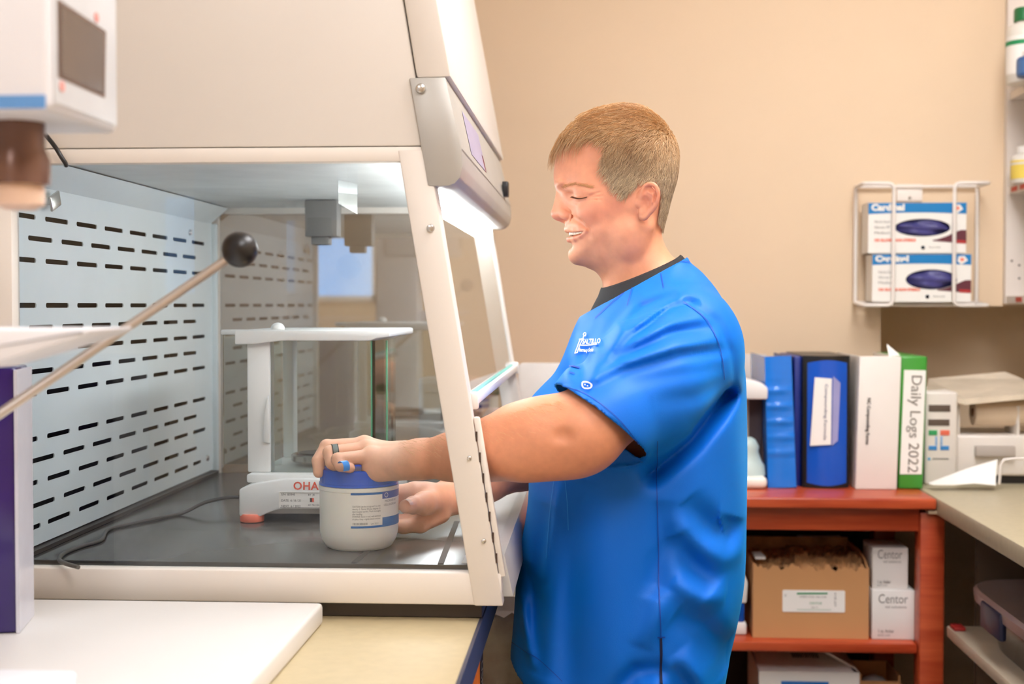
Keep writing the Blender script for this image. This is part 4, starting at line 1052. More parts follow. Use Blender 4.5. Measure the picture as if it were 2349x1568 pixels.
# label printer
YPR = 2.96
pr_ = thing('label_printer', 'white tablet counter with keypad and printer under a plastic cover', 'machine', (X_(2240, YPR), YPR + .08, ZRC))
M_pr = mat('printer_white', (226, 218, 208), 0.4, vary=0.01)
kx0_, kx1_ = X_(2122, YPR, 1000), X_(2197, YPR, 1000)
MB().box(kx0_, kx1_, YPR, YPR + .2, ZRC + .0005, Z_(898, YPR, 2160), .006, 3).build('keypad_housing', M_pr, pr_)
kp = pr_.children[-1]
def rect(px0, py0, px1, py1, m, nm, par, o=.0012):
    a, b = P(px0, py0, YPR), P(px1, py1, YPR)
    return MB().box(a.x, b.x, YPR - o, YPR + .0005, b.z, a.z, .0005).build(nm, m, par)
M_lcd = mat('lcd_dark', (96, 82, 74), .25)
rect(2130, 928, 2180, 944, M_lcd, 'display', kp); rect(2129, 961, 2178, 976, M_lcd, 'display', kp)
rect(2130, 986, 2150, 998, mat('key_green', (50, 160, 96), .4), 'key', kp); rect(2157, 986, 2178, 998, mat('key_red', (232, 110, 84), .4), 'key', kp)
M_kb = mat('key_blue', (52, 134, 200), .4)
rect(2130, 1022, 2149, 1032, M_kb, 'key', kp); rect(2157, 1022, 2177, 1032, M_kb, 'key', kp)
rect(2145, 1000, 2150, 1021, mat('key_pale_blue', (140, 176, 216), .4), 'key', kp); rect(2157, 1000, 2162, 1021, mat('key_pale_blue', (140, 176, 216), .4), 'key', kp)
rect(2128, 1049, 2134, 1055, mat('key_cyan', (40, 160, 210), .4), 'lamp', kp)
rect(2139, 1050, 2176, 1053, M_fine, 'print_line', kp)
sx0, sx1 = X_(2198, YPR, 1000), X_(2400, YPR, 1000)
MB().box(sx0 + .001, sx1, YPR + .02, YPR + .22, ZRC + .018, Z_(1000, YPR, 2250), .006, 3).build('printer_body', M_pr, pr_)
MB().box(X_(2243, YPR), X_(2334, YPR), YPR + .004, YPR + .02, Z_(1040, YPR), Z_(1016, YPR), .002).build('paper_slot', mat('slot_grey', (180, 170, 160), .5), pr_)
rl = P(2290, 945, YPR + .06)
MB().lathe([(.030, -.055), (.030, .055)], rl, 32, 'x').build('paper_roll', mat('roll_cream', (228, 206, 178), .6), pr_, 40)
MB().lathe([(.010, -.0565), (.010, -.050)], rl, 20, 'x').build('roll_core', mat('core_brown', (110, 70, 40), .7), pr_, 40)
for x in (sx0 + .006, X_(2345, YPR)): MB().box(x, x + .006, YPR + .03, YPR + .12, Z_(1002, YPR + .03), Z_(925, YPR + .03), .002).build('roll_holder', M_pr, pr_)
MB().box(sx0, sx1, YPR + .03, YPR + .19, ZRC + .0005, ZRC + .018).build('dark_foot', M_black, pr_)
# raised clear cover
cvz = [P(2125, 893, YPR + .05), P(2215, 915, YPR + .0), P(2400, 898, YPR + .0), P(2345, 868, YPR + .16), P(2305, 852, YPR + .20), P(2130, 868, YPR + .20)]
MB().add([cvz[0], cvz[1], cvz[2], cvz[3], cvz[4], cvz[5]] + [v - ZA * .012 for v in cvz], [(0, 1, 2, 3, 4, 5), (6, 7, 1, 0), (7, 8, 2, 1)]).build('cover', mat('cover_plastic', (222, 208, 186), .2, vary=.05, scale=12), pr_, None)
# paper curling on the counter and wire stand
sp = thing('paper_slip', 'white paper slip curling on the right worktop by the keypad', 'paper', (X_(2190, 2.9), 2.9, ZRC))
vv, ff = [], []
ps = [P(2128, 1108, 2.9), P(2170, 1092, 2.9), P(2215, 1075, 2.9), P(2288, 1053, 2.9)]
pe = [P(2140, 1112, 2.86), P(2185, 1112, 2.86), P(2235, 1108, 2.86), P(2284, 1113, 2.86)]
for a, b in zip(ps, pe): vv += [a, (a + b) / 2 + Vector((0, .004, 0)), b]
for i in range(3):
    for k_ in range(2): ff.append((i * 3 + k_, i * 3 + k_ + 1, (i + 1) * 3 + k_ + 1, (i + 1) * 3 + k_))
obj('sheet', vv, ff, M_paper, sp, 80)
zq = ZRC + .002
tag(MB().tube([P(2292, 1110, 2.90), P(2296, 1066, 2.90), P(2303, 1054, 2.90), P(2330, 1051, 2.90), P(2380, 1051, 2.90), P(2388, 1060, 2.90), P(2390, 1108, 2.9)], .003, 10).build('wire_stand', M_wire, None, 60), 'white bent wire stand in front of the printer', 'wire stand')
# ================================================================== the man
# ---- signed distance fields on a grid, extracted as quads (surface nets)
class Field:
    def __init__(s, lo, hi, h):
        s.lo = np.array(lo, float); s.h = h
        s.n = (np.ceil((np.array(hi) - s.lo) / h).astype(int) + 1)
        s.F = np.full(tuple(s.n), 0.08, np.float32)
    def sl(s, lo, hi):
        a = np.clip(np.floor((np.array(lo) - s.lo) / s.h).astype(int), 0, s.n - 1)
        b = np.clip(np.ceil((np.array(hi) - s.lo) / s.h).astype(int) + 1, 1, s.n)
        if np.any(b <= a): return None
        ax = [(s.lo[i] + s.h * np.arange(a[i], b[i])).astype(np.float32) for i in range(3)]
        return tuple(slice(a[i], b[i]) for i in range(3)), ax[0][:, None, None], ax[1][None, :, None], ax[2][None, None, :]
    def union(s, d, sl, k):
        A = s.F[sl]
        if k <= 0: s.F[sl] = np.minimum(A, d); return
        h = np.clip(.5 + .5 * (A - d) / k, 0, 1)
        s.F[sl] = A * (1 - h) + d * h - k * h * (1 - h)
    def cut(s, d, sl, k):
        A = s.F[sl]
        h = np.clip(.5 - .5 * (A + d) / max(k, 1e-6), 0, 1)
        s.F[sl] = A * (1 - h) - d * h + max(k, 1e-6) * h * (1 - h)
    def ell(s, c, r, k=.004, rot=None, cut=False):
        c = np.array(c, float); r = np.array(r, float); m = r.max() + 2.5 * k + .004
        q = s.sl(c - m, c + m)
        if q is None: return
        sl, X, Y, Z = q
        x, y, z = X - c[0], Y - c[1], Z - c[2]
        if rot is not None:
            R = np.array(Euler(rot).to_matrix().transposed())
            x, y, z = (R[0, 0] * x + R[0, 1] * y + R[0, 2] * z, R[1, 0] * x + R[1, 1] * y + R[1, 2] * z, R[2, 0] * x + R[2, 1] * y + R[2, 2] * z)
        k0 = np.sqrt((x / r[0]) ** 2 + (y / r[1]) ** 2 + (z / r[2]) ** 2)
        k1 = np.sqrt((x / r[0] ** 2) ** 2 + (y / r[1] ** 2) ** 2 + (z / r[2] ** 2) ** 2) + 1e-9
        d = k0 * (k0 - 1) / k1
        d = np.where(k0 < 1e-3, -r.min(), d)
        (s.cut if cut else s.union)(d.astype(np.float32), sl, k)
    def cone(s, a, b, ra, rb, k=.004, cut=False):
        a = np.array(a, float); b = np.array(b, float); m = max(ra, rb) + 2.5 * k + .004
        q = s.sl(np.minimum(a, b) - m, np.maximum(a, b) + m)
        if q is None: return
        sl, X, Y, Z = q
        ab = b - a; L2 = float(ab @ ab) + 1e-12
        t = np.clip(((X - a[0]) * ab[0] + (Y - a[1]) * ab[1] + (Z - a[2]) * ab[2]) / L2, 0, 1)
        d = np.sqrt((X - a[0] - t * ab[0]) ** 2 + (Y - a[1] - t * ab[1]) ** 2 + (Z - a[2] - t * ab[2]) ** 2) - (ra + (rb - ra) * t)
        (s.cut if cut else s.union)(d.astype(np.float32), sl, k)
    def chain(s, pts, rs, k=.004, cut=False):
        for i in range(len(pts) - 1): s.cone(pts[i], pts[i + 1], rs[i], rs[i + 1], k, cut)
    def sample(s, p):
        u = (p - s.lo) / s.h; i = np.clip(np.floor(u).astype(int), 0, s.n - 2); f = u - i
        F = s.F; o = 0
        for dx in (0, 1):
            for dy in (0, 1):
                for dz in (0, 1):
                    w = (f[:, 0] if dx else 1 - f[:, 0]) * (f[:, 1] if dy else 1 - f[:, 1]) * (f[:, 2] if dz else 1 - f[:, 2])
                    o = o + w * F[i[:, 0] + dx, i[:, 1] + dy, i[:, 2] + dz]
        return o
    def grad(s, p):
        e = s.h * .75; g = np.zeros_like(p)
        for i in range(3):
            d = np.zeros(3); d[i] = e
            g[:, i] = (s.sample(p + d) - s.sample(p - d)) / (2 * e)
        return g
    def mesh(s, proj=2):
        F = s.F; S = F < 0
        n = s.n - 1
        cs = [S[dx:n[0] + dx, dy:n[1] + dy, dz:n[2] + dz] for dx in (0, 1) for dy in (0, 1) for dz in (0, 1)]
        cnt = sum(c.astype(np.int8) for c in cs)
        cell = (cnt > 0) & (cnt < 8)
        ijk = np.argwhere(cell)
        idx = np.full(cell.shape, -1, np.int64); idx[cell] = np.arange(len(ijk))
        acc = np.zeros((len(ijk), 3)); num = np.zeros(len(ijk))
        corner = [(dx, dy, dz) for dx in (0, 1) for dy in (0, 1) for dz in (0, 1)]
        val = {c: F[ijk[:, 0] + c[0], ijk[:, 1] + c[1], ijk[:, 2] + c[2]].astype(float) for c in corner}
        for c in corner:
            for ax in range(3):
                if c[ax]: continue
                d = list(c); d[ax] = 1; d = tuple(d)
                v0, v1 = val[c], val[d]; m = (v0 < 0) != (v1 < 0)
                t = np.where(m, v0 / np.where(m, v0 - v1, 1), 0)
                for i in range(3):
                    acc[:, i] += np.where(m, (t if i == ax else c[i]), 0)
                num += m
        V = s.lo + s.h * (ijk + acc / num[:, None])
        faces = []
        for ax in range(3):
            b, c = (ax + 1) % 3, (ax + 2) % 3
            sa = [slice(None)] * 3; sb = [slice(None)] * 3
            sa[ax] = slice(0, -1); sb[ax] = slice(1, None)
            A, B = S[tuple(sa)], S[tuple(sb)]
            e = np.argwhere(A != B)
            ok = (e[:, b] > 0) & (e[:, c] > 0) & (e[:, b] < n[b]) & (e[:, c] < n[c]) & (e[:, ax] < n[ax])
            e = e[ok]
            def off(db, dc):
                q_ = e.copy(); q_[:, b] += db; q_[:, c] += dc; return idx[q_[:, 0], q_[:, 1], q_[:, 2]]
            q4 = np.stack([off(-1, -1), off(0, -1), off(0, 0), off(-1, 0)], 1)
            fl_ = ~A[e[:, 0], e[:, 1], e[:, 2]]
            q4[fl_] = q4[fl_][:, ::-1]
            faces.append(q4)
        Q = np.concatenate(faces); Q = Q[(Q >= 0).all(1)]
        for _ in range(proj):
            f = s.sample(V); g = s.grad(V); gg = (g * g).sum(1) + 1e-6
            st = np.clip(f / gg, -3, 3)[:, None] * g
            ln = np.linalg.norm(st, axis=1, keepdims=True) + 1e-12
            V = V - st * np.minimum(1, s.h * .6 / ln)
        return V, Q

def poly_dist(poly, X, Z):
    """signed distance (positive inside) to a polygon in the x-z plane"""
    P_ = np.array(poly, float); D = np.full(X.shape, 1e9); ins = np.zeros(X.shape, bool)
    for i in range(len(P_)):
        a, b = P_[i], P_[(i + 1) % len(P_)]
        ab = b - a; L = ab @ ab + 1e-15
        t = np.clip(((X - a[0]) * ab[0] + (Z - a[1]) * ab[1]) / L, 0, 1)
        D = np.minimum(D, (X - a[0] - t * ab[0]) ** 2 + (Z - a[1] - t * ab[1]) ** 2)
        c = ((a[1] > Z) != (b[1] > Z)) & (X < (b[0] - a[0]) * (Z - a[1]) / (b[1] - a[1] + 1e-15) + a[0])
        ins ^= c
    return np.where(ins, 1, -1) * np.sqrt(D)
def spline2(pts, n=6):
    P_ = [np.array(p, float) for p in pts]; out = []; m = len(P_)
    for i in range(m):
        p0, p1, p2, p3 = P_[i - 1], P_[i], P_[(i + 1) % m], P_[(i + 2) % m]
        for k in range(n):
            t = k / n
            out.append(.5 * (2 * p1 + (p2 - p0) * t + (2 * p0 - 5 * p1 + 4 * p2 - p3) * t * t + (3 * p1 - p0 - 3 * p2 + p3) * t ** 3))
    return out
def blur2(A, r):
    k = np.exp(-np.linspace(-2, 2, 2 * r + 1) ** 2); k /= k.sum()
    for ax in (0, 1):
        A = np.apply_along_axis(lambda v: np.convolve(np.pad(v, r, mode='edge'), k, mode='valid'), ax, A)
    return A
def interp_map(ctrl, X, Z, p=3):
    """inverse-distance map through control points (x, z, value)"""
    num = 0; den = 0
    for (x, z, v) in ctrl:
        w = 1 / (((X - x) ** 2 + (Z - z) ** 2) + 2e-4) ** (p / 2)
        num = num + w * v; den = den + w
    return num / den
def inflate(F, poly, R, Wm, yc, blur=3, power=2.0):
    """fill the field with the side silhouette given a rounded thickness Wm(x, z)"""
    ax = [F.lo[i] + F.h * np.arange(F.n[i]) for i in range(3)]
    X, Z = np.meshgrid(ax[0], ax[2], indexing='ij')
    s_ = poly_dist(poly, X, Z)
    sb = blur2(s_, blur); wgt = np.clip(s_ / .012, 0, 1); s_ = s_ * (1 - wgt) + sb * wgt
    Rm = R(X, Z) if callable(R) else R; Wv = Wm(X, Z)
    t = 1 - np.minimum(s_ / Rm, 1)
    y = (ax[1] - yc)
    g = (t[:, None, :] ** power + np.abs(y[None, :, None] / Wv[:, None, :]) ** power) ** (1 / power) - 1
    d = g * np.minimum(Rm, Wv)[:, None, :] if not np.isscalar(Rm) else g * np.minimum(Rm, Wv)[:, None, :]
    F.F[:] = np.minimum(F.F, d.astype(np.float32))

# ------------------------------------------------------------------ head
YH = 2.02
h2 = lambda px, py: (P(px, py, YH).x, P(px, py, YH).z)
def H(px, py, y):
    """point on the head seen at px, py, y metres off its middle plane (the far side mirrors the near one)"""
    p = P(px, py, YH - abs(y)); return (p.x, YH + y, p.z)
def near_px(V):
    """photo pixels of head points, the far half mirrored to the near side"""
    v = np.stack([V[:, 0], YH - np.abs(V[:, 1] - YH), V[:, 2] - E], 1) @ np.array(RCAM)
    return W_PX / 2 + F_PX * v[:, 0] / -v[:, 2], H_PX / 2 - F_PX * v[:, 1] / -v[:, 2]
mm = .001
skull = [(1392, 745), (1386, 700), (1383, 662), (1380, 642), (1367, 624), (1351, 616), (1333, 607), (1317, 599), (1309, 589), (1307, 577), (1309, 564), (1307, 553), (1304, 543), (1302, 533), (1297, 526), (1296, 518), (1298, 508), (1299, 494), (1297, 480), (1291, 465), (1285, 452), (1281, 441), (1275, 430), (1271, 418), (1270, 402), (1271, 384), (1275, 362), (1284, 332), (1300, 303), (1330, 277), (1372, 258), (1420, 249), (1452, 250), (1488, 262), (1521, 290), (1543, 325), (1551, 364), (1548, 403), (1538, 440), (1529, 480), (1520, 515), (1518, 538), (1526, 563), (1542, 587), (1570, 610), (1600, 660), (1610, 745)]
hp = spline2([h2(*p) for p in skull], 4)
lo = (P(1240, 784, YH).x, YH - .105, P(1300, 748, YH).z); hi = (P(1625, 784, YH).x, YH + .105, P(1300, 232, YH).z)
HF = Field(lo, hi, .00155)
wc = [(h2(a, b) + (w * mm,)) for (a, b, w) in ((1420, 262, 62), (1330, 300, 60), (1400, 345, 71), (1480, 350, 78), (1535, 365, 68), (1290, 372, 56), (1296, 425, 56), (1300, 455, 57), (1340, 450, 64), (1372, 470, 68), (1420, 470, 71), (1465, 470, 73),
    (1304, 497, 47), (1310, 535, 41), (1345, 520, 58), (1385, 530, 65), (1440, 530, 69), (1315, 588, 28), (1345, 590, 42), (1390, 585, 56), (1430, 575, 60), (1390, 640, 50), (1430, 640, 56), (1470, 600, 58), (1515, 560, 56), (1535, 470, 62), (1540, 420, 66), (1430, 710, 66), (1500, 690, 72), (1560, 640, 70))]
rc_ = [(h2(a, b) + (w * mm,)) for (a, b, w) in ((1420, 270, 62), (1480, 350, 66), (1290, 380, 50), (1300, 455, 50), (1304, 497, 58), (1350, 480, 50), (1310, 535, 36), (1320, 588, 26), (1360, 600, 34), (1420, 560, 46), (1400, 650, 44), (1500, 600, 46), (1530, 470, 50))]
inflate(HF, hp, lambda X, Z: interp_map(rc_, X, Z), lambda X, Z: interp_map(wc, X, Z), YH, blur=5)
for s in (-1, 1):
    HF.ell(H(1288, 421, s * 22 * mm), (9 * mm, 20 * mm, 6.5 * mm), .008)                     # brow ridge
    HF.ell(H(1440, 548, s * 57 * mm), (20 * mm, 12 * mm, 24 * mm), .016)                      # jaw corner
    HF.cone(H(1478, 520, s * 52 * mm), H(1402, 690, s * 20 * mm), .012, .012, .014)           # neck muscle
HF.ell(H(1326, 587, 0), (13 * mm, 17 * mm, 12 * mm), .009)                                    # chin
bV, bQ = HF.mesh(1)
bbv = BVHTree.FromPolygons([tuple(v) for v in bV], [tuple(int(i) for i in q_) for q_ in bQ])
def S(px, py, s, inset=0.0):
    """point of the plain head surface under a photo pixel, pushed inset mm inward; s = -1 near side, 1 far side"""
    o_ = Vector((0, 0, E)); d = (P(px, py, 2.0) - o_).normalized(); h = bbv.ray_cast(o_, d)
    if h[0] is None or h[0].y > YH:
        p = P(px, py, YH); h0 = Vector((p.x + .002, YH - .002, p.z)); nn_ = Vector((-1, -.2, 0)).normalized()
    else: h0, nn_ = h[0], h[1]
    q_ = h0 - nn_ * inset * mm
    return (q_.x, YH + s * abs(q_.y - YH), q_.z)
def SC(pts, s, ins): return [S(a, b, s, ins) for (a, b) in pts]
for s in (-1, 1):
    HF.ell(S(1305, 446, s, -3), (8 * mm, 8 * mm, 6 * mm), .012, cut=True)                  # hollow beside the nose
    HF.ell(S(1332, 450, s, 9.5), (15 * mm, 12.5 * mm, 11 * mm), .003)                         # eye under its lids
    HF.chain(SC([(1300, 432), (1325, 432), (1352, 440)], s, 2.5), [4 * mm, 4.4 * mm, 3 * mm], .006)        # fold above the lid
    HF.chain(SC([(1310, 463), (1330, 466), (1352, 461)], s, -.8), [1.4 * mm, 1.9 * mm, 1.0 * mm], .003, cut=True)   # crease below
    for (a, b) in (((1354, 449), (1378, 440)), ((1354, 453), (1382, 449)), ((1352, 458), (1378, 458))):
        HF.chain(SC([a, b], s, -.5), [1.1 * mm, .9 * mm], .002, cut=True)                      # crow's feet
    HF.ell(S(1350, 487, s, 10), (21 * mm, 14 * mm, 15 * mm), .012)                            # smiling cheek
# nose
HF.cone(H(1286, 443, 0), H(1278.5, 487, 0), .0062, .0085, .007)
HF.ell(H(1278.5, 490.5, 0), (9.2 * mm, 9 * mm, 9 * mm), .003)
HF.cone(H(1281, 500, 0), H(1297, 508, 0), .004, .0035, .003)
for s in (-1, 1):
    HF.ell(H(1301, 493.5, s * 15 * mm), (8.0 * mm, 7.5 * mm, 7.2 * mm), .0016)
    HF.cone(H(1290, 452, s * 5 * mm), H(1292, 486, s * 9 * mm), .006, .0085, .008)
    HF.ell(H(1291, 506.5, s * 6.6 * mm), (4.6 * mm, 2.8 * mm, 2.8 * mm), .0015, cut=True)
    HF.chain([H(1303, 479, s * 20.5 * mm), H(1312, 484, s * 22.5 * mm), H(1316.5, 495, s * 24 * mm), H(1311, 506, s * 22 * mm)], [.8 * mm, 1.2 * mm, 1.4 * mm, 1.1 * mm], .0042, cut=True)
    HF.chain(SC([(1316, 500), (1332, 510), (1348, 526), (1352, 542)], s, -.4), [1.3 * mm, 1.6 * mm, 1.3 * mm, .5 * mm], .008, cut=True)   # smile fold
# mouth: lips around an open smile
lipU = [(1300.5, 527.5), (1306, 528), (1318, 528.5), (1331, 528), (1343, 528)]
lipL = [(1303, 549), (1308, 549), (1319, 546.5), (1332, 540), (1343, 530.5)]
lipM = [(1303, 537.5), (1307, 538), (1318, 537.5), (1331, 534.5), (1341.5, 529.5)]
for s in (-1, 1):
    u_ = SC(lipU, s, 1.2); l_ = SC(lipL, s, 1.4); m_ = SC(lipM, s, 0)
    for L_ in (u_, l_, m_): L_.insert(0, (L_[0][0] - .0006, YH, L_[0][2]))
    HF.chain(u_, [2.8 * mm, 2.8 * mm, 2.7 * mm, 2.5 * mm, 2.1 * mm, 1.4 * mm], .005)
    HF.chain(l_, [3.7 * mm, 3.7 * mm, 3.6 * mm, 3.2 * mm, 2.6 * mm, 1.4 * mm], .004)
for s in (-1, 1):
    for ins in (-1.5, 2.5):
        m_ = SC(lipM, s, ins); m_.insert(0, (m_[0][0] - .0006, YH, m_[0][2]))
        HF.chain(m_, [3.6 * mm, 3.6 * mm, 3.4 * mm, 3.0 * mm, 2.2 * mm, .8 * mm], .001, cut=True)
HF.cone(H(1309, 563, -12 * mm), H(1309, 563, 12 * mm), .0022, .0022, .007, cut=True)
# ears
for s in (-1, 1):
    def EA(px, py, o=0):
        return H(px, py, s * (70 + .26 * (px - 1465) + o) * mm)
    HF.ell(EA(1487, 455, 1), (15 * mm, 4.2 * mm, 20 * mm), .003, rot=(0, -.30, s * .35))
    HF.ell(EA(1476, 490, 0), (7.5 * mm, 4.2 * mm, 10 * mm), .003, rot=(0, -.2, s * .25))
    hx_ = smooth_path([EA(1474, 457, 2.5), EA(1474, 440, 3), EA(1480, 427, 4), EA(1492, 421.5, 5), EA(1503, 426, 5), EA(1509.5, 441, 4), EA(1507.5, 461, 3), EA(1500, 477, 2), EA(1489, 490, 1), EA(1479, 499, 1), EA(1471, 498, 0)], 4)
    HF.chain([tuple(q_) for q_ in hx_], [2.5 * mm + .7 * mm * max(0, i_ / len(hx_) - .75) * 4 for i_ in range(len(hx_))], .0022)
    HF.chain([EA(1487, 441, 5), EA(1497, 447, 5), EA(1497.5, 462, 4.5), EA(1488, 478, 3)], [1.5 * mm, 2 * mm, 2.2 * mm, 2 * mm], .0025)
    HF.ell(EA(1480, 465, 6), (7 * mm, 5 * mm, 10 * mm), .003, rot=(0, -.2, 0), cut=True)
    HF.chain([EA(1486, 432, 5.5), EA(1499, 433, 6), EA(1503.5, 447, 6), EA(1501, 463, 5.5)], [1.3 * mm, 1.8 * mm, 1.6 * mm, 1.2 * mm], .002, cut=True)
    HF.ell(EA(1466, 467, 1.5), (4.5 * mm, 3.2 * mm, 6 * mm), .003)
HV, HQ = HF.mesh()

# ------------------------------------------------------------------ arms and hands
def A(px, py, Y): return tuple(P(px, py, Y))
lo = np.array((P(690, 784, 1.80).x, 1.53, P(900, 1150, 1.72).z)); hi = np.array((P(1660, 784, 1.85).x + .02, 1.93, P(1500, 700, 1.85).z))
AF = Field(lo, hi, .0019)
AF.chain([A(1605, 800, 1.87), A(1470, 880, 1.765), A(1400, 930, 1.722), A(1340, 988, 1.690)], [.050, .045, .0475, .0485], .02)
AF.chain([A(1340, 988, 1.690), A(1240, 1005, 1.694), A(1185, 1015, 1.702), A(1120, 1032, 1.716), A(1040, 1047, 1.737), A(965, 1052, 1.758)], [.0485, .0462, .044, .0362, .0286, .0245], .018)
AF.ell(A(1318, 1035, 1.690), (.030, .026, .027), .022)                 # elbow point
AF.ell(A(1240, 962, 1.685), (.055, .022, .021), .022, rot=(0, -.22, 0))     # brachioradialis
AF.ell(A(1215, 1045, 1.685), (.06, .022, .023), .024, rot=(0, .1, 0))
AF.ell(A(1290, 1000, 1.638), (.009, .006, .005), .012, cut=True)        # elbow hollow
wrist = [A(965, 1052, 1.755), A(925, 1055, 1.772)]
AF.chain(wrist, [.0245, .0235], .012)
AF.chain([A(960, 1058, 1.740), A(922, 1064, 1.750)], [.019, .0185], .014)
AF.chain([A(960, 1046, 1.778), A(922, 1044, 1.795)], [.019, .0185], .014)
AF.ell(A(948, 1042, 1.742), (.012, .009, .009), .010)                  # wrist bone
mcp = {'index': A(842, 1023, 1.826), 'middle': A(836, 1020, 1.805), 'ring': A(840, 1029, 1.783), 'pinky': A(850, 1046, 1.764)}
w0 = A(915, 1052, 1.795), A(915, 1050, 1.785), A(915, 1056, 1.772), A(912, 1066, 1.760)
for (nm, w_, ra, rb) in (('index', w0[0], .017, .0115), ('middle', w0[1], .018, .0118), ('ring', w0[2], .018, .0112), ('pinky', w0[3], .017, .0105)):
    AF.cone(w_, mcp[nm], ra, rb, .010)
    c = np.array(mcp[nm]) + (0, 0, .003); AF.ell(c, (.011, .0085, .0095), .006)
AF.ell(A(880, 1070, 1.762), (.030, .015, .0195), .010, rot=(0, -.25, 0))     # heel of the hand
AF.ell(A(895, 1066, 1.800), (.028, .02, .018), .012)
fing = {'middle': ([mcp['middle'], A(750, 1024, 1.793), A(730, 1056, 1.781), A(731, 1083, 1.7735)], [.0108, .0096, .0088, .0074]),
        'index': ([mcp['index'], A(760, 1026, 1.823), A(744, 1052, 1.824), A(749, 1068, 1.826)], [.0108, .0096, .0086, .0074]),
        'ring': ([mcp['ring'], A(757, 1038, 1.768), A(761, 1062, 1.760), A(775, 1072, 1.763)], [.0104, .0093, .0083, .0072]),
        'pinky': ([mcp['pinky'], A(775, 1053, 1.748), A(781, 1068, 1.743), A(803, 1073, 1.747)], [.0098, .0084, .0076, .0068])}
for nm, (pts, rs) in fing.items():
    g = Field(AF.lo, AF.lo + 1e-9, AF.h)
    # each finger is one smooth chain, joined to the hand only round its knuckle
    AF.chain(pts[:2], rs[:2], .0030)
    AF.chain(pts[1:], rs[1:], .0011)
    AF.ell(np.array(pts[1]), (rs[1] * 1.06,) * 3, .002)
AF.chain([A(905, 1068, 1.81), A(862, 1062, 1.845), A(825, 1066, 1.862), A(795, 1074, 1.858)], [.016, .0125, .0105, .009], .007)   # thumb behind the lid
LV, LQ = AF.mesh()

lo = np.array((P(840, 784, 1.95).x, 1.775, P(1000, 1245, 1.85).z)); hi = np.array((P(1640, 784, 2.2).x + .02, 2.27, P(1600, 760, 2.2).z))
BF = Field(lo, hi, .0019)
BF.chain([A(1600, 810, 2.19), A(1420, 940, 2.20), A(1290, 1035, 2.14)], [.056, .050, .042], .02)
BF.chain([A(1290, 1035, 2.14), A(1200, 1062, 2.07), A(1115, 1100, 2.0), A(1055, 1128, 1.945), A(1015, 1144, 1.915)], [.042, .039, .031, .0265, .0245], .016)
BF.chain([A(1055, 1140, 1.930), A(1010, 1155, 1.900)], [.019, .019], .012)
BF.ell(A(975, 1146, 1.893), (.030, .020, .026), .012)
BF.chain([A(1000, 1140, 1.905), A(950, 1128, 1.892), A(905, 1128, 1.893), A(862, 1134, 1.884), A(838, 1138, 1.872)], [.018, .0135, .0098, .009, .0078], .006)       # index
BF.chain([A(1000, 1150, 1.905), A(950, 1150, 1.900), A(902, 1152, 1.898), A(858, 1156, 1.888), A(832, 1158, 1.874)], [.018, .0135, .0100, .0092, .008], .006)       # middle
BF.chain([A(1005, 1168, 1.898), A(962, 1190, 1.886), A(912, 1197, 1.888), A(870, 1192, 1.881), A(842, 1190, 1.869)], [.016, .0125, .0098, .009, .0075], .005)       # ring
BF.chain([A(1010, 1178, 1.892), A(965, 1203, 1.871), A(925, 1207, 1.868), A(898, 1204, 1.868)], [.014, .0110, .0096, .0080], .005)       # little finger
th_ = [A(1000, 1150, 1.890), A(972, 1154, 1.852), A(948, 1158, 1.825), A(931, 1161, 1.802)]
BF.chain(th_[:3], [.019, .0150, .0118], .008)
BF.chain(th_[2:], [.0115, .0095], .003)
BF.ell(th_[2], (.0122, .0118, .0118), .003)
RV, RQ = BF.mesh()

# ------------------------------------------------------------------ hidden torso core so that the body is one figure
YT0 = 2.0
t2 = lambda px, py: (P(px, py, YT0).x, P(px, py, YT0).z)
core = [(1395, 690), (1480, 640), (1560, 640), (1640, 740), (1672, 860), (1675, 1050), (1668, 1250), (1650, 1450), (1620, 1560), (1240, 1560), (1235, 1400), (1250, 1200), (1255, 1000), (1300, 860), (1350, 760)]
lo = (P(1200, 784, YT0).x, YT0 - .22, P(1300, 1580, YT0).z); hi = (P(1700, 784, YT0).x, YT0 + .22, P(1300, 600, YT0).z)
CF = Field(lo, hi, .006)
inflate(CF, [t2(*p) for p in core], .11, lambda X, Z: np.clip(.05 + .45 * (P(1500, 640, YT0).z - Z), .06, .155), YT0, blur=3)
CF.cone((P(1580, 790, 2).x, 1.87, P(1580, 790, 2).z), (P(1590, 790, 2).x, 2.15, P(1580, 790, 2).z), .05, .05, .03)
CF.cone(H(1480, 600, 0), H(1495, 760, 0), .05, .06, .03)
CV, CQ = CF.mesh(1)

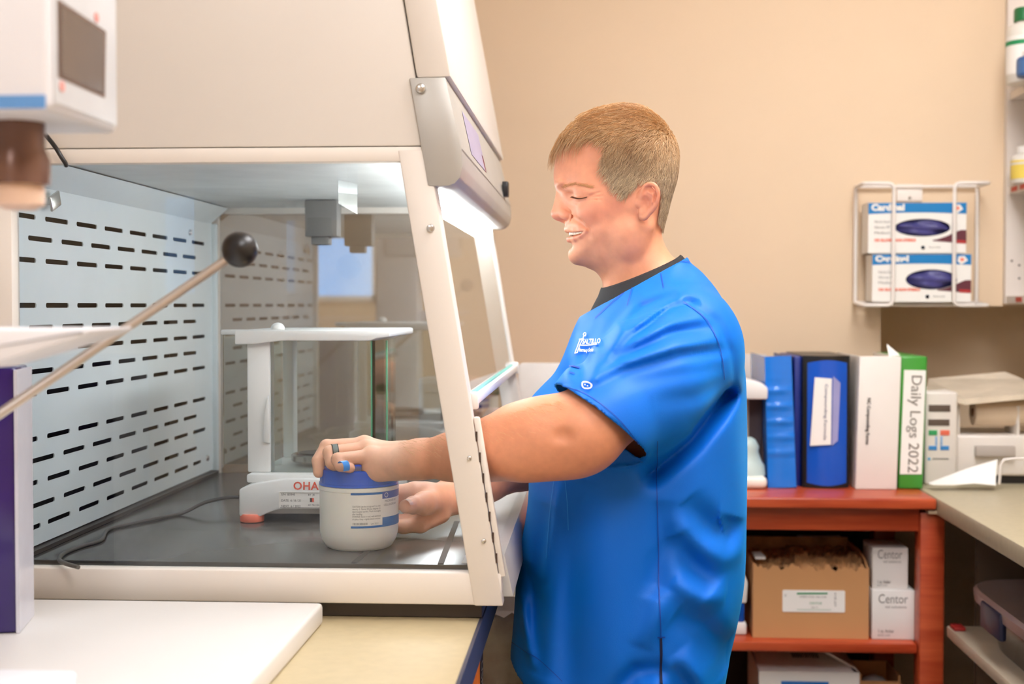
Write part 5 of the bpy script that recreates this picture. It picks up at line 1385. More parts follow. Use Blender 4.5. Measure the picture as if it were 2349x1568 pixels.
def colour_attr(o, cols, name='tint'):
    a = o.data.color_attributes.new(name, 'FLOAT_COLOR', 'POINT')
    a.data.foreach_set('color', np.concatenate([cols, np.ones((len(cols), 1))], 1).astype(np.float32).ravel())
def skin_material():
    m = bpy.data.materials.new('skin'); m.use_nodes = True
    nt = m.node_tree; b = nt.nodes['Principled BSDF']
    at = nt.nodes.new('ShaderNodeAttribute'); at.attribute_name = 'tint'
    tc = nt.nodes.new('ShaderNodeTexCoord')
    n = nt.nodes.new('ShaderNodeTexNoise'); n.inputs['Scale'].default_value = 90; n.inputs['Detail'].default_value = 5
    nt.links.new(tc.outputs['Object'], n.inputs['Vector'])
    mr = nt.nodes.new('ShaderNodeMapRange'); mr.inputs[3].default_value = .86; mr.inputs[4].default_value = 1.10
    nt.links.new(n.outputs['Fac'], mr.inputs[0])
    mx = nt.nodes.new('ShaderNodeVectorMath'); mx.operation = 'SCALE'
    nt.links.new(at.outputs['Color'], mx.inputs[0]); nt.links.new(mr.outputs[0], mx.inputs['Scale'])
    nt.links.new(mx.outputs[0], b.inputs['Base Color'])
    b.inputs['Roughness'].default_value = .48; b.inputs['Specular IOR Level'].default_value = .38
    b.inputs['Subsurface Weight'].default_value = .16
    b.inputs['Subsurface Radius'].default_value = (1.0, .35, .18); b.inputs['Subsurface Scale'].default_value = .006
    n2 = nt.nodes.new('ShaderNodeTexNoise'); n2.inputs['Scale'].default_value = 420; n2.inputs['Detail'].default_value = 3
    nt.links.new(tc.outputs['Object'], n2.inputs['Vector'])
    bp = nt.nodes.new('ShaderNodeBump'); bp.inputs['Strength'].default_value = .10; bp.inputs['Distance'].default_value = .001
    nt.links.new(n2.outputs['Fac'], bp.inputs['Height']); nt.links.new(bp.outputs['Normal'], b.inputs['Normal'])
    return m
M_skin = skin_material()
SKIN = np.array(lin((224, 154, 118))[:3]); PINK = np.array(lin((216, 128, 104))[:3]); LIP = np.array(lin((198, 106, 92))[:3]); STUB = np.array(lin((206, 146, 116))[:3]); HANDC = np.array(lin((240, 188, 160))[:3])
def tint_head(V):
    c = np.tile(SKIN, (len(V), 1))
    def blend(px, py, y, r, col, amt):
        nonlocal c
        p = np.array(H(px, py, -y)); d = np.sqrt((V[:, 0] - p[0]) ** 2 + (V[:, 2] - p[2]) ** 2 + (np.abs(V[:, 1] - YH) - y) ** 2)
        w = (amt * np.exp(-(d / r) ** 2))[:, None]; c = c * (1 - w) + col * w
    blend(1275, 492, 0, .013, PINK, .65); blend(1300, 494, .012, .010, PINK, .45)
    blend(1360, 490, .055, .026, PINK, .45); blend(1410, 470, .07, .018, PINK, .35)
    blend(1495, 450, .080, .022, PINK, .5)
    for L_, r_, a_ in ((lipL, .0052, .85), (lipU, .0034, .6)):
        for (x, y) in L_[:-1]:
            q_ = np.array(S(x, y, -1, 1)); d = np.sqrt((V[:, 0] - q_[0]) ** 2 + (V[:, 2] - q_[2]) ** 2 + (np.abs(V[:, 1] - YH) - abs(q_[1] - YH)) ** 2)
            w = (a_ * np.exp(-(d / r_) ** 2))[:, None]; c = c * (1 - w) + LIP * w
    blend(1345, 590, .035, .03, STUB, .6); blend(1400, 570, .055, .035, STUB, .5)
    return c
allV = np.concatenate([HV, LV, RV, CV])
offs = np.cumsum([0, len(HV), len(LV), len(RV)])
allQ = np.concatenate([HQ + offs[0], LQ + offs[1], RQ + offs[2], CQ + offs[3]])
def tint_arm(V):
    c = np.tile(SKIN, (len(V), 1)); w = np.clip((X_(990, 1.76) - V[:, 0]) / .05, 0, 1)[:, None]
    return c * (1 - w) + HANDC * w
cols = np.concatenate([tint_head(HV), tint_arm(LV), tint_arm(RV), np.tile(SKIN, (len(CV), 1))])
def np_obj(name, V, Q, m, parent=None, origin=None, smooth=True):
    off = np.array(world_loc(parent)) if parent is not None else np.array(origin)
    me = bpy.data.meshes.new(name)
    me.vertices.add(len(V)); me.vertices.foreach_set('co', (V - off).astype(np.float32).ravel())
    k = Q.shape[1]
    me.loops.add(len(Q) * k); me.loops.foreach_set('vertex_index', Q.astype(np.int32).ravel())
    me.polygons.add(len(Q)); me.polygons.foreach_set('loop_start', np.arange(0, len(Q) * k, k, dtype=np.int32))
    me.update(calc_edges=True); me.validate()
    if smooth: me.polygons.foreach_set('use_smooth', [True] * len(me.polygons))
    for mm_ in (m if isinstance(m, list) else [m]): me.materials.append(mm_)
    o = bpy.data.objects.new(name, me); COL.objects.link(o)
    if parent is not None: o.parent = parent
    else: o.location = off
    return o
PX0 = P(1480, 1000, YT0).x
man = np_obj('person', allV, allQ, M_skin, None, (PX0, YT0, 0.0))
colour_attr(man, cols)
tag(man, 'man in a blue scrub top leaning over the hood and opening the jar', 'person')

# ------------------------------------------------------------------ teeth, lashes, brows, nail, ring
M_tooth = mat('tooth', (236, 226, 206), .25, vary=.02)
tm = MB()
for s in (-1, 1):
    tp_ = [Vector(q_) for q_ in SC([(1303, 535.5), (1306, 535.5), (1312, 535.5), (1319, 535), (1326, 534), (1333, 532.5)], s, 3.6)]
    tp_[0].y = YH
    for i in range(len(tp_) - 1):
        a, b = tp_[i], tp_[i + 1]; c = (a + b) / 2; hw = max((b - a).length / 2, .0022)
        ang = math.atan2(b.y - a.y, b.x - a.x)
        tm.box(c.x - hw * .95, c.x + hw * .95, c.y - .0024, c.y + .0024, c.z - .0034 + i * .0004, c.z + .0044, .0013, 2, rot=(0, 0, ang))
tm.build('teeth', M_tooth, man, 60)
M_mouth = mat('mouth_dark', (84, 34, 30), .5)
MB().sphere(H(1336, 538, 0), (.015, .022, .009)).build('mouth_inside', M_mouth, man, 80)
hbv = BVHTree.FromPolygons([tuple(v) for v in HV], [tuple(int(i) for i in q_) for q_ in HQ])
def cam_hit(bvh, px, py, lift=.0):
    o_ = Vector((0, 0, E)); d = (P(px, py, 2.0) - o_).normalized()
    h = bvh.ray_cast(o_, d)
    return None if h[0] is None else (h[0] + h[1] * lift, h[1])
M_brow = mat('brow_hair', (196, 140, 92), .5, vary=.1)
M_lash = mat('lash', (92, 58, 40), .5)
def strand_mesh(strands, w0, w1):
    m = MB()
    for pts in strands:
        n = len(pts); base = len(m.v)
        for i, p in enumerate(pts):
            p = Vector(p); t = (Vector(pts[min(i + 1, n - 1)]) - Vector(pts[max(i - 1, 0)])).normalized()
            a = t.cross(Vector((.3, 1, .2))).normalized(); b = t.cross(a); w = w0 + (w1 - w0) * i / (n - 1)
            for k in range(3): th = 2.0944 * k; m.v.append(p + a * (w * math.cos(th)) + b * (w * math.sin(th)))
        for i in range(n - 1):
            for k in range(3): m.f.append((base + 3 * i + k, base + 3 * i + (k + 1) % 3, base + 3 * i + 3 + (k + 1) % 3, base + 3 * i + 3 + k))
    return m
st = []
for i in range(170):
    u = random.random(); px = 1286 + 70 * u; py = 427 - 5 * math.sin(u * 2.4) + 7 * u * u + random.uniform(-3.2, 3.2) * (1 - .4 * u)
    h = cam_hit(hbv, px, py)
    if h is None or h[0].y > YH - .01: continue
    d = Vector((.8, -.3 * u, random.uniform(-.15, .35))); n_ = h[1]; d = (d - n_ * d.dot(n_)).normalized(); L = random.uniform(.005, .009)
    st.append([h[0] - n_ * .0003, h[0] + d * L * .5 + n_ * .0012, h[0] + d * L + n_ * .0008])
mir = [[Vector((p.x, 2 * YH - p.y, p.z)) for p in s_] for s_ in st]
strand_mesh(st + mir, .00030, .00008).build('eyebrows', M_brow, man, 80)
st = []
for i in range(46):
    u = i / 45; px = 1312 + 35 * u; py = 450 + 4.2 * math.sin(u * math.pi * .95)
    h = cam_hit(hbv, px, py)
    if h is None: continue
    d = (Vector((-.75 + .5 * u, -.5, -.5))).normalized(); L = .0045 * (1 - .2 * u)
    st.append([h[0], h[0] + d * L * .5, h[0] + d * L + ZA * .0006])
mir = [[Vector((p.x, 2 * YH - p.y, p.z)) for p in s_] for s_ in st]
strand_mesh(st + mir, .00032, .0001).build('eyelashes', M_lash, man, 80)
# thumb nail and wedding band
tn = Vector(th_[3]); tdir = (tn - Vector(th_[2])).normalized(); nn = Vector((.35, -.62, .70)); nn = (nn - tdir * nn.dot(tdir)).normalized()
side = tdir.cross(nn); vv, ff = [], []
for j in range(7):
    for i in range(7):
        u, w = (i / 6 - .5) * 2, (j / 6 - .5) * 2
        rr = .0100
        ang = u * .62
        vv.append(tn + tdir * (.001 + w * .0058 * (1 - .12 * u * u)) + nn * (math.cos(ang) * rr - .0001) + side * math.sin(ang) * rr)
for j in range(6):
    for i in range(6): ff.append((j * 7 + i, j * 7 + i + 1, (j + 1) * 7 + i + 1, (j + 1) * 7 + i))
obj('thumb_nail', vv, ff, mat('nail', (232, 190, 170), .25), man, 80)
ra, rb = Vector(fing['ring'][0][0]), Vector(fing['ring'][0][1])
rc0 = ra + (rb - ra) * .86; rd = (rb - ra).normalized(); u1 = rd.cross(ZA).normalized(); u2 = rd.cross(u1)
rm_ = MB(); sg = 40
for (rr, o_) in ((.0093, -.0040), (.0107, -.0040), (.0109, -.0030), (.0109, .0030), (.0107, .0040), (.0093, .0040)):
    for k in range(sg):
        th = 2 * math.pi * k / sg; rm_.v.append(rc0 + rd * o_ + u1 * rr * math.cos(th) + u2 * rr * math.sin(th))
for i in range(5):
    for k in range(sg): rm_.f.append((i * sg + k, i * sg + (k + 1) % sg, (i + 1) * sg + (k + 1) % sg, (i + 1) * sg + k))
ringo = rm_.build('wedding_band', mat('grey_silicone', (108, 118, 116), .4), man, 40)
for o_ in (-.0036, .0036):
    m_ = MB()
    for (rr, q_) in ((.0110, -.0006), (.0112, 0), (.0110, .0006)):
        for k in range(sg):
            th = 2 * math.pi * k / sg; m_.v.append(rc0 + rd * (o_ + q_) + u1 * rr * math.cos(th) + u2 * rr * math.sin(th))
    for i in range(2):
        for k in range(sg): m_.f.append((i * sg + k, i * sg + (k + 1) % sg, (i + 1) * sg + (k + 1) % sg, (i + 1) * sg + k))
    m_.build('band_rim', M_black, ringo, 60)

# ------------------------------------------------------------------ hair
hairpoly = [p for p in ((1255, 336), (1285, 328), (1315, 322), (1345, 320), (1370, 325), (1386, 338), (1381, 360), (1376, 385), (1384, 402), (1400, 418), (1412, 440), (1424, 455), (1440, 455), (1448, 440), (1466, 428), (1476, 418), (1490, 412), (1506, 418), (1516, 440), (1512, 470), (1508, 500), (1516, 520), (1530, 522), (1580, 400), (1560, 220), (1400, 200), (1262, 260))]
HPX, HPY = near_px(HV)
hm = poly_dist(hairpoly, HPX, HPY) * .00064
yoff = np.abs(HV[:, 1] - YH)
earz = (HPX > 1464) & (HPX < 1516) & (HPY > 416) & (yoff > .055)
inh = (hm > 0) & ~earz
fm = inh[HQ].all(1)
capQ = HQ[fm]
g = HF.grad(HV); nrmV = g / (np.linalg.norm(g, axis=1, keepdims=True) + 1e-9)
used, inv = np.unique(capQ, return_inverse=True)
dep = np.clip(hm[used] / .012, 0, 1)
capV = HV[used] + nrmV[used] * (.0003 + .0012 * dep)[:, None]
def hair_material():
    m = bpy.data.materials.new('hair_blond'); m.use_nodes = True
    nt = m.node_tree; b = nt.nodes['Principled BSDF']
    at = nt.nodes.new('ShaderNodeAttribute'); at.attribute_name = 'tint'
    nt.links.new(at.outputs['Color'], b.inputs['Base Color'])
    b.inputs['Roughness'].default_value = .42; b.inputs['Specular IOR Level'].default_value = .5
    return m
M_hair = hair_material()
H_GOLD = np.array(lin((204, 148, 88))[:3]); H_ASH = np.array(lin((190, 164, 132))[:3]); H_DARK = np.array(lin((120, 88, 58))[:3]); H_LIGHT = np.array(lin((246, 220, 176))[:3])
def hair_base_col(p):
    zt_, zb_ = H(0, 243, 0)[2], H(0, 520, 0)[2]
    t = np.clip((zt_ - p[:, 2]) / (zt_ - zb_), 0, 1)
    x = np.clip((p[:, 0] - H(1270, 0, 0)[0]) / (H(1557, 0, 0)[0] - H(1270, 0, 0)[0]), 0, 1)
    ash = np.clip((t - .25) * 2.6, 0, 1)[:, None]; dk = (np.clip((t - .45) * 2, 0, 1) * np.clip((x - .55) * 2.5, 0, 1))[:, None]
    c = H_GOLD * (1 - ash) + H_ASH * ash
    return c * (1 - .5 * dk) + H_DARK * .5 * dk
tris = np.concatenate([capQ[:, [0, 1, 2]], capQ[:, [0, 2, 3]]])
Apt, Bpt, Cpt = HV[tris[:, 0]], HV[tris[:, 1]], HV[tris[:, 2]]
ar = np.linalg.norm(np.cross(Bpt - Apt, Cpt - Apt), axis=1)
rng = np.random.default_rng(3)
NS = 24000
pick = rng.choice(len(tris), NS, p=ar / ar.sum())
r1, r2 = rng.random(NS), rng.random(NS); sq = np.sqrt(r1)
root = (1 - sq)[:, None] * Apt[pick] + (sq * (1 - r2))[:, None] * Bpt[pick] + (sq * r2)[:, None] * Cpt[pick]
nr_ = nrmV[tris[pick, 0]]
zt_, zb_ = H(0, 243, 0)[2], H(0, 520, 0)[2]
tt = np.clip((zt_ - root[:, 2]) / (zt_ - zb_), 0, 1); xx_ = np.clip((root[:, 0] - H(1270, 0, 0)[0]) / (H(1557, 0, 0)[0] - H(1270, 0, 0)[0]), 0, 1)
top_ = np.clip(nr_[:, 2] * 1.3, 0, 1)
d0 = np.stack([-.55 - .5 * top_ + .25 * np.clip(xx_ - .8, 0, 1) * 3, .10 * rng.standard_normal(NS), -.9 + .75 * top_], 1)
d0 += .22 * rng.standard_normal((NS, 3))
d0 -= nr_ * (d0 * nr_).sum(1, keepdims=True); d0 /= np.linalg.norm(d0, axis=1, keepdims=True)
Lh = (.011 + .016 * np.clip(1 - tt * 2.2, 0, 1) + .004 * rng.random(NS)) * np.where(tt > .75, .75, 1)
front = (xx_ < .30) & (tt < .45); Lh = np.where(front, .018 + .030 * rng.random(NS) ** 1.6, Lh)
lift = np.where(front, .22, .42) + .30 * rng.random(NS)
nk = 4; PT = np.zeros((NS, nk, 3))
down = np.array([-.25, 0, -1.0])
for i in range(nk):
    u = i / (nk - 1)
    bend = np.where(front, .75 * u, .12 * u)[:, None]
    dd = d0 * (1 - bend) + down * bend
    PT[:, i] = root + dd * (Lh * u)[:, None] + nr_ * (Lh * lift * u * (1 - .62 * u) + .0011)[:, None]
wd = .00042 * (.7 + .6 * rng.random(NS))
a_ = np.cross(d0, nr_); a_ /= np.linalg.norm(a_, axis=1, keepdims=True); b_ = np.cross(d0, a_)
SV = np.zeros((NS, nk, 3, 3))
for i in range(nk):
    w = wd * (1 - .8 * i / (nk - 1))
    for k in range(3):
        th = 2.0944 * k; SV[:, i, k] = PT[:, i] + a_ * (w * math.cos(th))[:, None] + b_ * (w * math.sin(th))[:, None]
base_i = (np.arange(NS) * nk * 3)[:, None]
qs = []
for i in range(nk - 1):
    for k in range(3):
        k2 = (k + 1) % 3; qs.append(np.concatenate([base_i + i * 3 + k, base_i + i * 3 + k2, base_i + (i + 1) * 3 + k2, base_i + (i + 1) * 3 + k], 1))
SQ = np.concatenate(qs); SVf = SV.reshape(-1, 3)
hc = hair_base_col(root); mixl = rng.random(NS)[:, None] ** 2.2; mixl = mixl * np.where(front, 1.25, .95)[:, None]; hc = hc * (1 - .7 * mixl) + H_LIGHT * .7 * mixl; hc *= (.70 + .42 * rng.random(NS))[:, None]
hcol = np.repeat(hc, nk * 3, 0)
hV = np.concatenate([capV, SVf]); hQ = np.concatenate([inv.reshape(capQ.shape), SQ + len(capV)])
hair = np_obj('hair', hV, hQ, M_hair, man)
capcol = hair_base_col(capV) * .72
ed = (1 - np.clip(hm[used] / .008, 0, 1))[:, None]; capcol = capcol * (1 - .8 * ed) + SKIN * .8 * ed
frn = (np.clip((.35 - (capV[:, 0] - H(1270, 0, 0)[0]) / (H(1557, 0, 0)[0] - H(1270, 0, 0)[0])) * 3, 0, 1) * .45)[:, None]
capcol = capcol * (1 - frn) + SKIN * frn
colour_attr(hair, np.concatenate([capcol, hcol])); hair['kind'] = 'stuff'
# fine blond hairs along the near forearm
lbv_ = BVHTree.FromPolygons([tuple(v) for v in LV], [tuple(int(i) for i in q_) for q_ in LQ])
st = []
for i in range(420):
    px = random.uniform(925, 1300); t = (px - 925) / 375; py = 1012 - 95 * t + random.random() ** 2 * 60 + 1
    h = cam_hit(lbv_, px, py)
    if h is None: continue
    d = Vector((-.7, -.2, random.uniform(.1, .7))); n_ = h[1]; d = (d - n_ * d.dot(n_) * .6).normalized(); L = random.uniform(.006, .011)
    st.append([h[0] - n_ * .0004, h[0] + d * L * .5 + n_ * .001, h[0] + d * L])
ah = strand_mesh(st, .00014, .00005).build('arm_hair', mat('arm_hair', (214, 168, 118), .5), man, 80); ah['kind'] = 'stuff'

# ------------------------------------------------------------------ scrub top
shirt = [(1560, 560), (1582, 598), (1610, 622), (1642, 662), (1668, 712), (1688, 768), (1702, 830), (1708, 900), (1709, 1000), (1709, 1120), (1706, 1240), (1701, 1340), (1683, 1440), (1663, 1530), (1644, 1640), (1636, 1720), (1165, 1720), (1160, 1600), (1171, 1490), (1180, 1400), (1190, 1300), (1204, 1200), (1213, 1110), (1209, 1020), (1208, 955), (1216, 920), (1244, 886), (1268, 858), (1284, 828), (1300, 790), (1318, 750), (1342, 712), (1372, 668), (1400, 600)]
lo = (P(1140, 784, YT0).x, 1.53, P(1300, 1690, YT0).z); hi = (P(1730, 784, YT0).x, 2.30, P(1300, 560, YT0).z)
GF = Field(lo, hi, .0031)
na, nb = np.array(t2(1572, 592)), np.array(t2(1353, 713))                    # neckline from nape to V
nd = (nb - na) / np.linalg.norm(nb - na); nperp = np.array([nd[1], -nd[0]])
if nperp[1] < 0: nperp = -nperp
def shirtW(X, Z):
    u = -((X - na[0]) * nperp[0] + (Z - na[1]) * nperp[1])
    return np.interp(u, [-.05, -.01, 0, .02, .045, .08, .13, .2, .5, .7], [.05, .078, .086, .118, .160, .198, .215, .218, .212, .218])
inflate(GF, spline2([t2(*p) for p in shirt], 3), .125, shirtW, YT0, blur=4, power=2.15)
torso_F = GF.F.copy()
# sleeves
sl_axis = [A(1572, 792, 1.868), A(1478, 880, 1.772), A(1376, 966, 1.712)]
GF.chain(sl_axis, [.074, .076, .071], .04)
GF.chain([A(1376, 966, 1.712), A(1326, 1006, 1.685)], [.071, .070], .01)
GF.chain([A(1560, 800, 2.135), A(1470, 905, 2.18), A(1372, 985, 2.185), A(1340, 1005, 2.175)], [.068, .070, .068, .066], .045)
ax = [GF.lo[i] + GF.h * np.arange(GF.n[i]) for i in range(3)]
GX, GZ = np.meshgrid(ax[0], ax[2], indexing='ij')
near = np.clip((1.98 - ax[1]) / .06, 0, 1)
def fold(poly, amp, sig, ymax=1.98, ymin=0, taper=True):
    """a crease or ridge following a line across the near side of the cloth (amp > 0 is a valley)"""
    pts = [np.array(t2(*p)) for p in poly]
    D = np.full(GX.shape, 1e9); T = np.zeros(GX.shape); tot = sum(np.linalg.norm(pts[i + 1] - pts[i]) for i in range(len(pts) - 1)); acc = 0
    for i in range(len(pts) - 1):
        a, b = pts[i], pts[i + 1]; ab = b - a; L = np.linalg.norm(ab)
        t = np.clip(((GX - a[0]) * ab[0] + (GZ - a[1]) * ab[1]) / L ** 2, 0, 1)
        d = np.hypot(GX - a[0] - t * ab[0], GZ - a[1] - t * ab[1])
        T = np.where(d < D, (acc + t * L) / tot, T); D = np.minimum(D, d); acc += L
    w = amp * np.exp(-(D / sig) ** 2)
    if taper: w = w * np.clip(np.sin(np.clip(T, .0, 1) * math.pi), 0, 1) ** .6
    wy = near if not ymin else np.clip((ymin - ax[1]) / .03, 0, 1)
    GF.F[:] += (w[:, None, :] * wy[None, :, None]).astype(np.float32)
F_ = fold
# sleeve folds fanning from the front of the armpit to the shoulder
F_([(1392, 806), (1440, 758), (1520, 706), (1585, 690)], .010, .0065, ymin=1.93)
F_([(1400, 790), (1450, 742), (1530, 692)], -.006, .006, ymin=1.93)
F_([(1418, 745), (1470, 702), (1540, 674)], .009, .006, ymin=1.96)
F_([(1366, 836), (1420, 796), (1510, 756), (1620, 742)], .009, .0075, ymin=1.90)
F_([(1360, 828), (1425, 782), (1520, 736), (1590, 722)], -.006, .007, ymin=1.90)
F_([(1335, 868), (1420, 826), (1530, 800), (1650, 792)], .008, .008, ymin=1.88)
F_([(1330, 858), (1420, 812), (1530, 780), (1630, 768)], -.006, .007, ymin=1.88)
F_([(1320, 886), (1420, 848), (1540, 832), (1645, 828)], .004, .010, ymin=1.86)
F_([(1480, 885), (1560, 880), (1650, 850)], .004, .012, ymin=1.86)
F_([(1560, 960), (1620, 920), (1665, 870)], .007, .014, ymin=1.92)
# armhole seam pucker, back panel and side
F_([(1560, 690), (1620, 735), (1650, 800), (1658, 872)], .0035, .006, ymin=1.92, taper=False)
F_([(1650, 895), (1565, 985), (1482, 1050)], .024, .011, ymin=1.94, taper=False)
F_([(1660, 1150), (1640, 1190), (1600, 1170), (1545, 1105)], 0.0159, .020)
F_([(1535, 1115), (1580, 1180), (1640, 1215), (1690, 1225)], -0.0116, .020)
F_([(1530, 1170), (1570, 1240), (1610, 1290)], 0.0130, .018)
F_([(1525, 1260), (1590, 1300), (1640, 1310)], -0.0087, .016)
F_([(1530, 1330), (1590, 1370), (1640, 1440), (1650, 1500)], 0.0116, .018)
F_([(1540, 1410), (1580, 1470), (1600, 1540)], -0.0087, .016)
F_([(1525, 1440), (1560, 1500), (1570, 1570)], 0.0072, .012)
F_([(1400, 1500), (1450, 1455), (1515, 1450)], 0.0101, .014)
F_([(1440, 1530), (1490, 1480), (1515, 1470)], -0.0087, .012)
F_([(1480, 1300), (1505, 1200), (1500, 1100)], 0.0072, .016)
F_([(1460, 1400), (1490, 1330), (1505, 1280)], -0.0072, .016)
F_([(1345, 1060), (1320, 1180), (1305, 1380), (1310, 1560)], 0.0116, .020)
F_([(1290, 1070), (1275, 1180), (1255, 1290)], -0.0058, .007)
F_([(1262, 1120), (1250, 1300), (1245, 1480)], 0.0101, .018)
F_([(1215, 1260), (1235, 1330), (1225, 1430)], 0.0058, .012)
F_([(1205, 1330), (1225, 1420), (1238, 1470)], -0.0058, .008)
F_([(1390, 1100), (1400, 1300), (1410, 1560)], -0.0072, .03)
F_([(1330, 760), (1312, 800), (1305, 850)], -.004, .010)
F_([(1350, 790), (1345, 830), (1340, 870)], .004, .008)
F_([(1385, 735), (1350, 790), (1325, 840)], .004, .009)
F_([(1440, 690), (1400, 740), (1375, 790)], .006, .008, ymin=1.93)
F_([(1455, 700), (1420, 745), (1385, 800)], -.005, .007, ymin=1.93)
# gentle overall unevenness
GF.F[:] += (.0016 * np.sin(GX * 46 + GZ * 21)[:, None, :] * np.sin(ax[1] * 37)[None, :, None]).astype(np.float32)
# openings: neck, hem, sleeve ends
u_neck = (GX - na[0]) * nperp[0] + (GZ - na[1]) * nperp[1]
hemx = np.array([t2(p, 1500)[0] for p in (1150, 1172, 1200, 1240, 1276, 1350, 1500, 1680)]); hemz = np.array([t2(1300, p)[1] for p in (1470, 1483, 1503, 1530, 1568, 1628, 1645, 1640)])
u_hem = np.interp(GX, hemx, hemz) - GZ
sn = np.array([-.100, -.030, -.1286]); sn /= np.linalg.norm(sn); sc = np.array(A(1378, 966, 1.712))
C3 = np.maximum(u_neck, u_hem)[:, None, :]
u_sl = ((ax[0] - sc[0]) * sn[0])[:, None, None] + ((ax[1] - sc[1]) * sn[1])[None, :, None] + ((ax[2] - sc[2]) * sn[2])[None, None, :]
dax = np.sqrt(((ax[0][:, None, None] - sc[0] - 0) ** 2) + ((ax[1][None, :, None] - sc[1]) ** 2) + (ax[2][None, None, :] - sc[2]) ** 2)
axd = np.array(A(1326, 1006, 1.685)) - np.array(A(1478, 880, 1.772)); axd /= np.linalg.norm(axd)
tt_ = ((ax[0] - sc[0]) * axd[0])[:, None, None] + ((ax[1] - sc[1]) * axd[1])[None, :, None] + ((ax[2] - sc[2]) * axd[2])[None, None, :]
rad_ = np.sqrt(np.maximum(dax ** 2 - tt_ ** 2, 0))
u_sl = np.where((dax < .16) & (rad_ < .088) & (torso_F > .004), u_sl, -1)
sc2 = np.array(A(1372, 985, 2.185)); sn2 = np.array([-.6, 0, -.75]); sn2 /= np.linalg.norm(sn2)
u_s2 = ((ax[0] - sc2[0]) * sn2[0])[:, None, None] + ((ax[1] - sc2[1]) * sn2[1])[None, :, None] + ((ax[2] - sc2[2]) * sn2[2])[None, None, :]
d2 = np.sqrt(((ax[0][:, None, None] - sc2[0]) ** 2) + ((ax[1][None, :, None] - sc2[1]) ** 2) + (ax[2][None, None, :] - sc2[2]) ** 2)
u_s2 = np.where((d2 < .12) & (ax[1][None, :, None] > 2.13), u_s2, -1)
CL = np.maximum(np.maximum(C3, u_sl), u_s2).astype(np.float32)
body_F = GF.F.copy()
GF.F[:] = np.maximum(GF.F, CL)
GV, GQ = GF.mesh(1)
CLF = Field(GF.lo, GF.lo, GF.h); CLF.n = GF.n; CLF.F = CL
BDF = Field(GF.lo, GF.lo, GF.h); BDF.n = GF.n; BDF.F = body_F
cv, bv = CLF.sample(GV), BDF.sample(GV)
capv = (cv > -.0012) & (bv < -.0035)
keep = ~capv[GQ].any(1)
GQ = GQ[keep]
# keep only the largest connected piece
par = np.arange(len(GV))
for _ in range(60):
    mn = par[GQ].min(1); new = par.copy()
    for k in range(4): np.minimum.at(new, GQ[:, k], mn)
    new = new[new]
    if (new == par).all(): break
    par = new
lab_, cn = np.unique(par[GQ[:, 0]], return_counts=True)
GQ = GQ[par[GQ[:, 0]] == lab_[cn.argmax()]]
us, iv = np.unique(GQ, return_inverse=True); GV2 = GV[us]; GQ2 = iv.reshape(GQ.shape)
# straighten the cut edges: even out the boundary loops
ed_ = np.sort(np.concatenate([GQ2[:, [0, 1]], GQ2[:, [1, 2]], GQ2[:, [2, 3]], GQ2[:, [3, 0]]]), 1)
ue, ce = np.unique(ed_, axis=0, return_counts=True); be = ue[ce == 1]
onb = np.zeros(len(GV2), bool); onb[be.ravel()] = True
for _ in range(14):
    acc_ = np.zeros_like(GV2); cnt_ = np.zeros(len(GV2))
    for a_, b_ in ((0, 1), (1, 0)):
        np.add.at(acc_, be[:, a_], GV2[be[:, b_]]); np.add.at(cnt_, be[:, a_], 1)
    ok_ = onb & (cnt_ == 2)
    GV2[ok_] = .5 * GV2[ok_] + .5 * acc_[ok_] / 2
M_scrub = mat('scrub_blue', (0, 106, 214), 0.55, spec=.3, vary=0.015, scale=3, bump=.12, bscale=900)
MATS['scrub_blue'].node_tree.nodes['Principled BSDF'].inputs['Sheen Weight'].default_value = .25
MATS['scrub_blue'].node_tree.nodes['Principled BSDF'].inputs['Sheen Tint'].default_value = (0, .55, 1, 1)
scrub = np_obj('scrub_top', GV2, GQ2, M_scrub, man)
sm = scrub.modifiers.new('smooth', 'SMOOTH'); sm.factor = .5; sm.iterations = 2
so_ = scrub.modifiers.new('thickness', 'SOLIDIFY'); so_.thickness = .0018; so_.offset = -1
gb = BVHTree.FromPolygons([tuple(v) for v in GV2], [tuple(int(i) for i in q_) for q_ in GQ2])
M_seam = mat('seam_blue', (0, 66, 168), .6, vary=0)
def ribbon(name, pts, w, m, par, lift=.0016, n=5):
    P2 = smooth_path([Vector((p[0], p[1], 0)) for p in pts], n); vv = []
    for i, p in enumerate(P2):
        t = (P2[min(i + 1, len(P2) - 1)] - P2[max(i - 1, 0)]).normalized(); nx = Vector((-t.y, t.x, 0))
        a, b = cam_hit(gb, *(p + nx * w / 2)[:2], lift), cam_hit(gb, *(p - nx * w / 2)[:2], lift)
        if a is None or b is None or a[0].y > 2.05 or b[0].y > 2.05: continue
        vv += [a[0], b[0]]
    if len(vv) < 4: return None
    return obj(name, vv, [(2 * i, 2 * i + 1, 2 * i + 3, 2 * i + 2) for i in range(len(vv) // 2 - 1)], m, par, 80)
ribbon('side_seam', [(1506, 1010), (1507, 1100), (1508, 1200), (1511, 1320), (1515, 1462)], 2.2, M_seam, scrub)
ribbon('vent_slit', [(1515, 1462), (1516.5, 1500), (1516, 1560), (1516, 1567)], 6, mat('slit_dark', (4, 18, 60), .8), scrub, .0016)
ribbon('vent_tack', [(1507, 1460), (1525, 1460)], 3, M_seam, scrub)
ribbon('armhole_seam', [(1566, 692), (1620, 735), (1650, 800), (1660, 870)], 1.6, M_seam, scrub)
ribbon('shoulder_seam', [(1514, 612), (1519, 640), (1523, 662)], 1.8, M_seam, scrub)
ribbon('yoke_seam', [(1452, 656), (1448, 672), (1440, 702)], 1.5, M_seam, scrub)
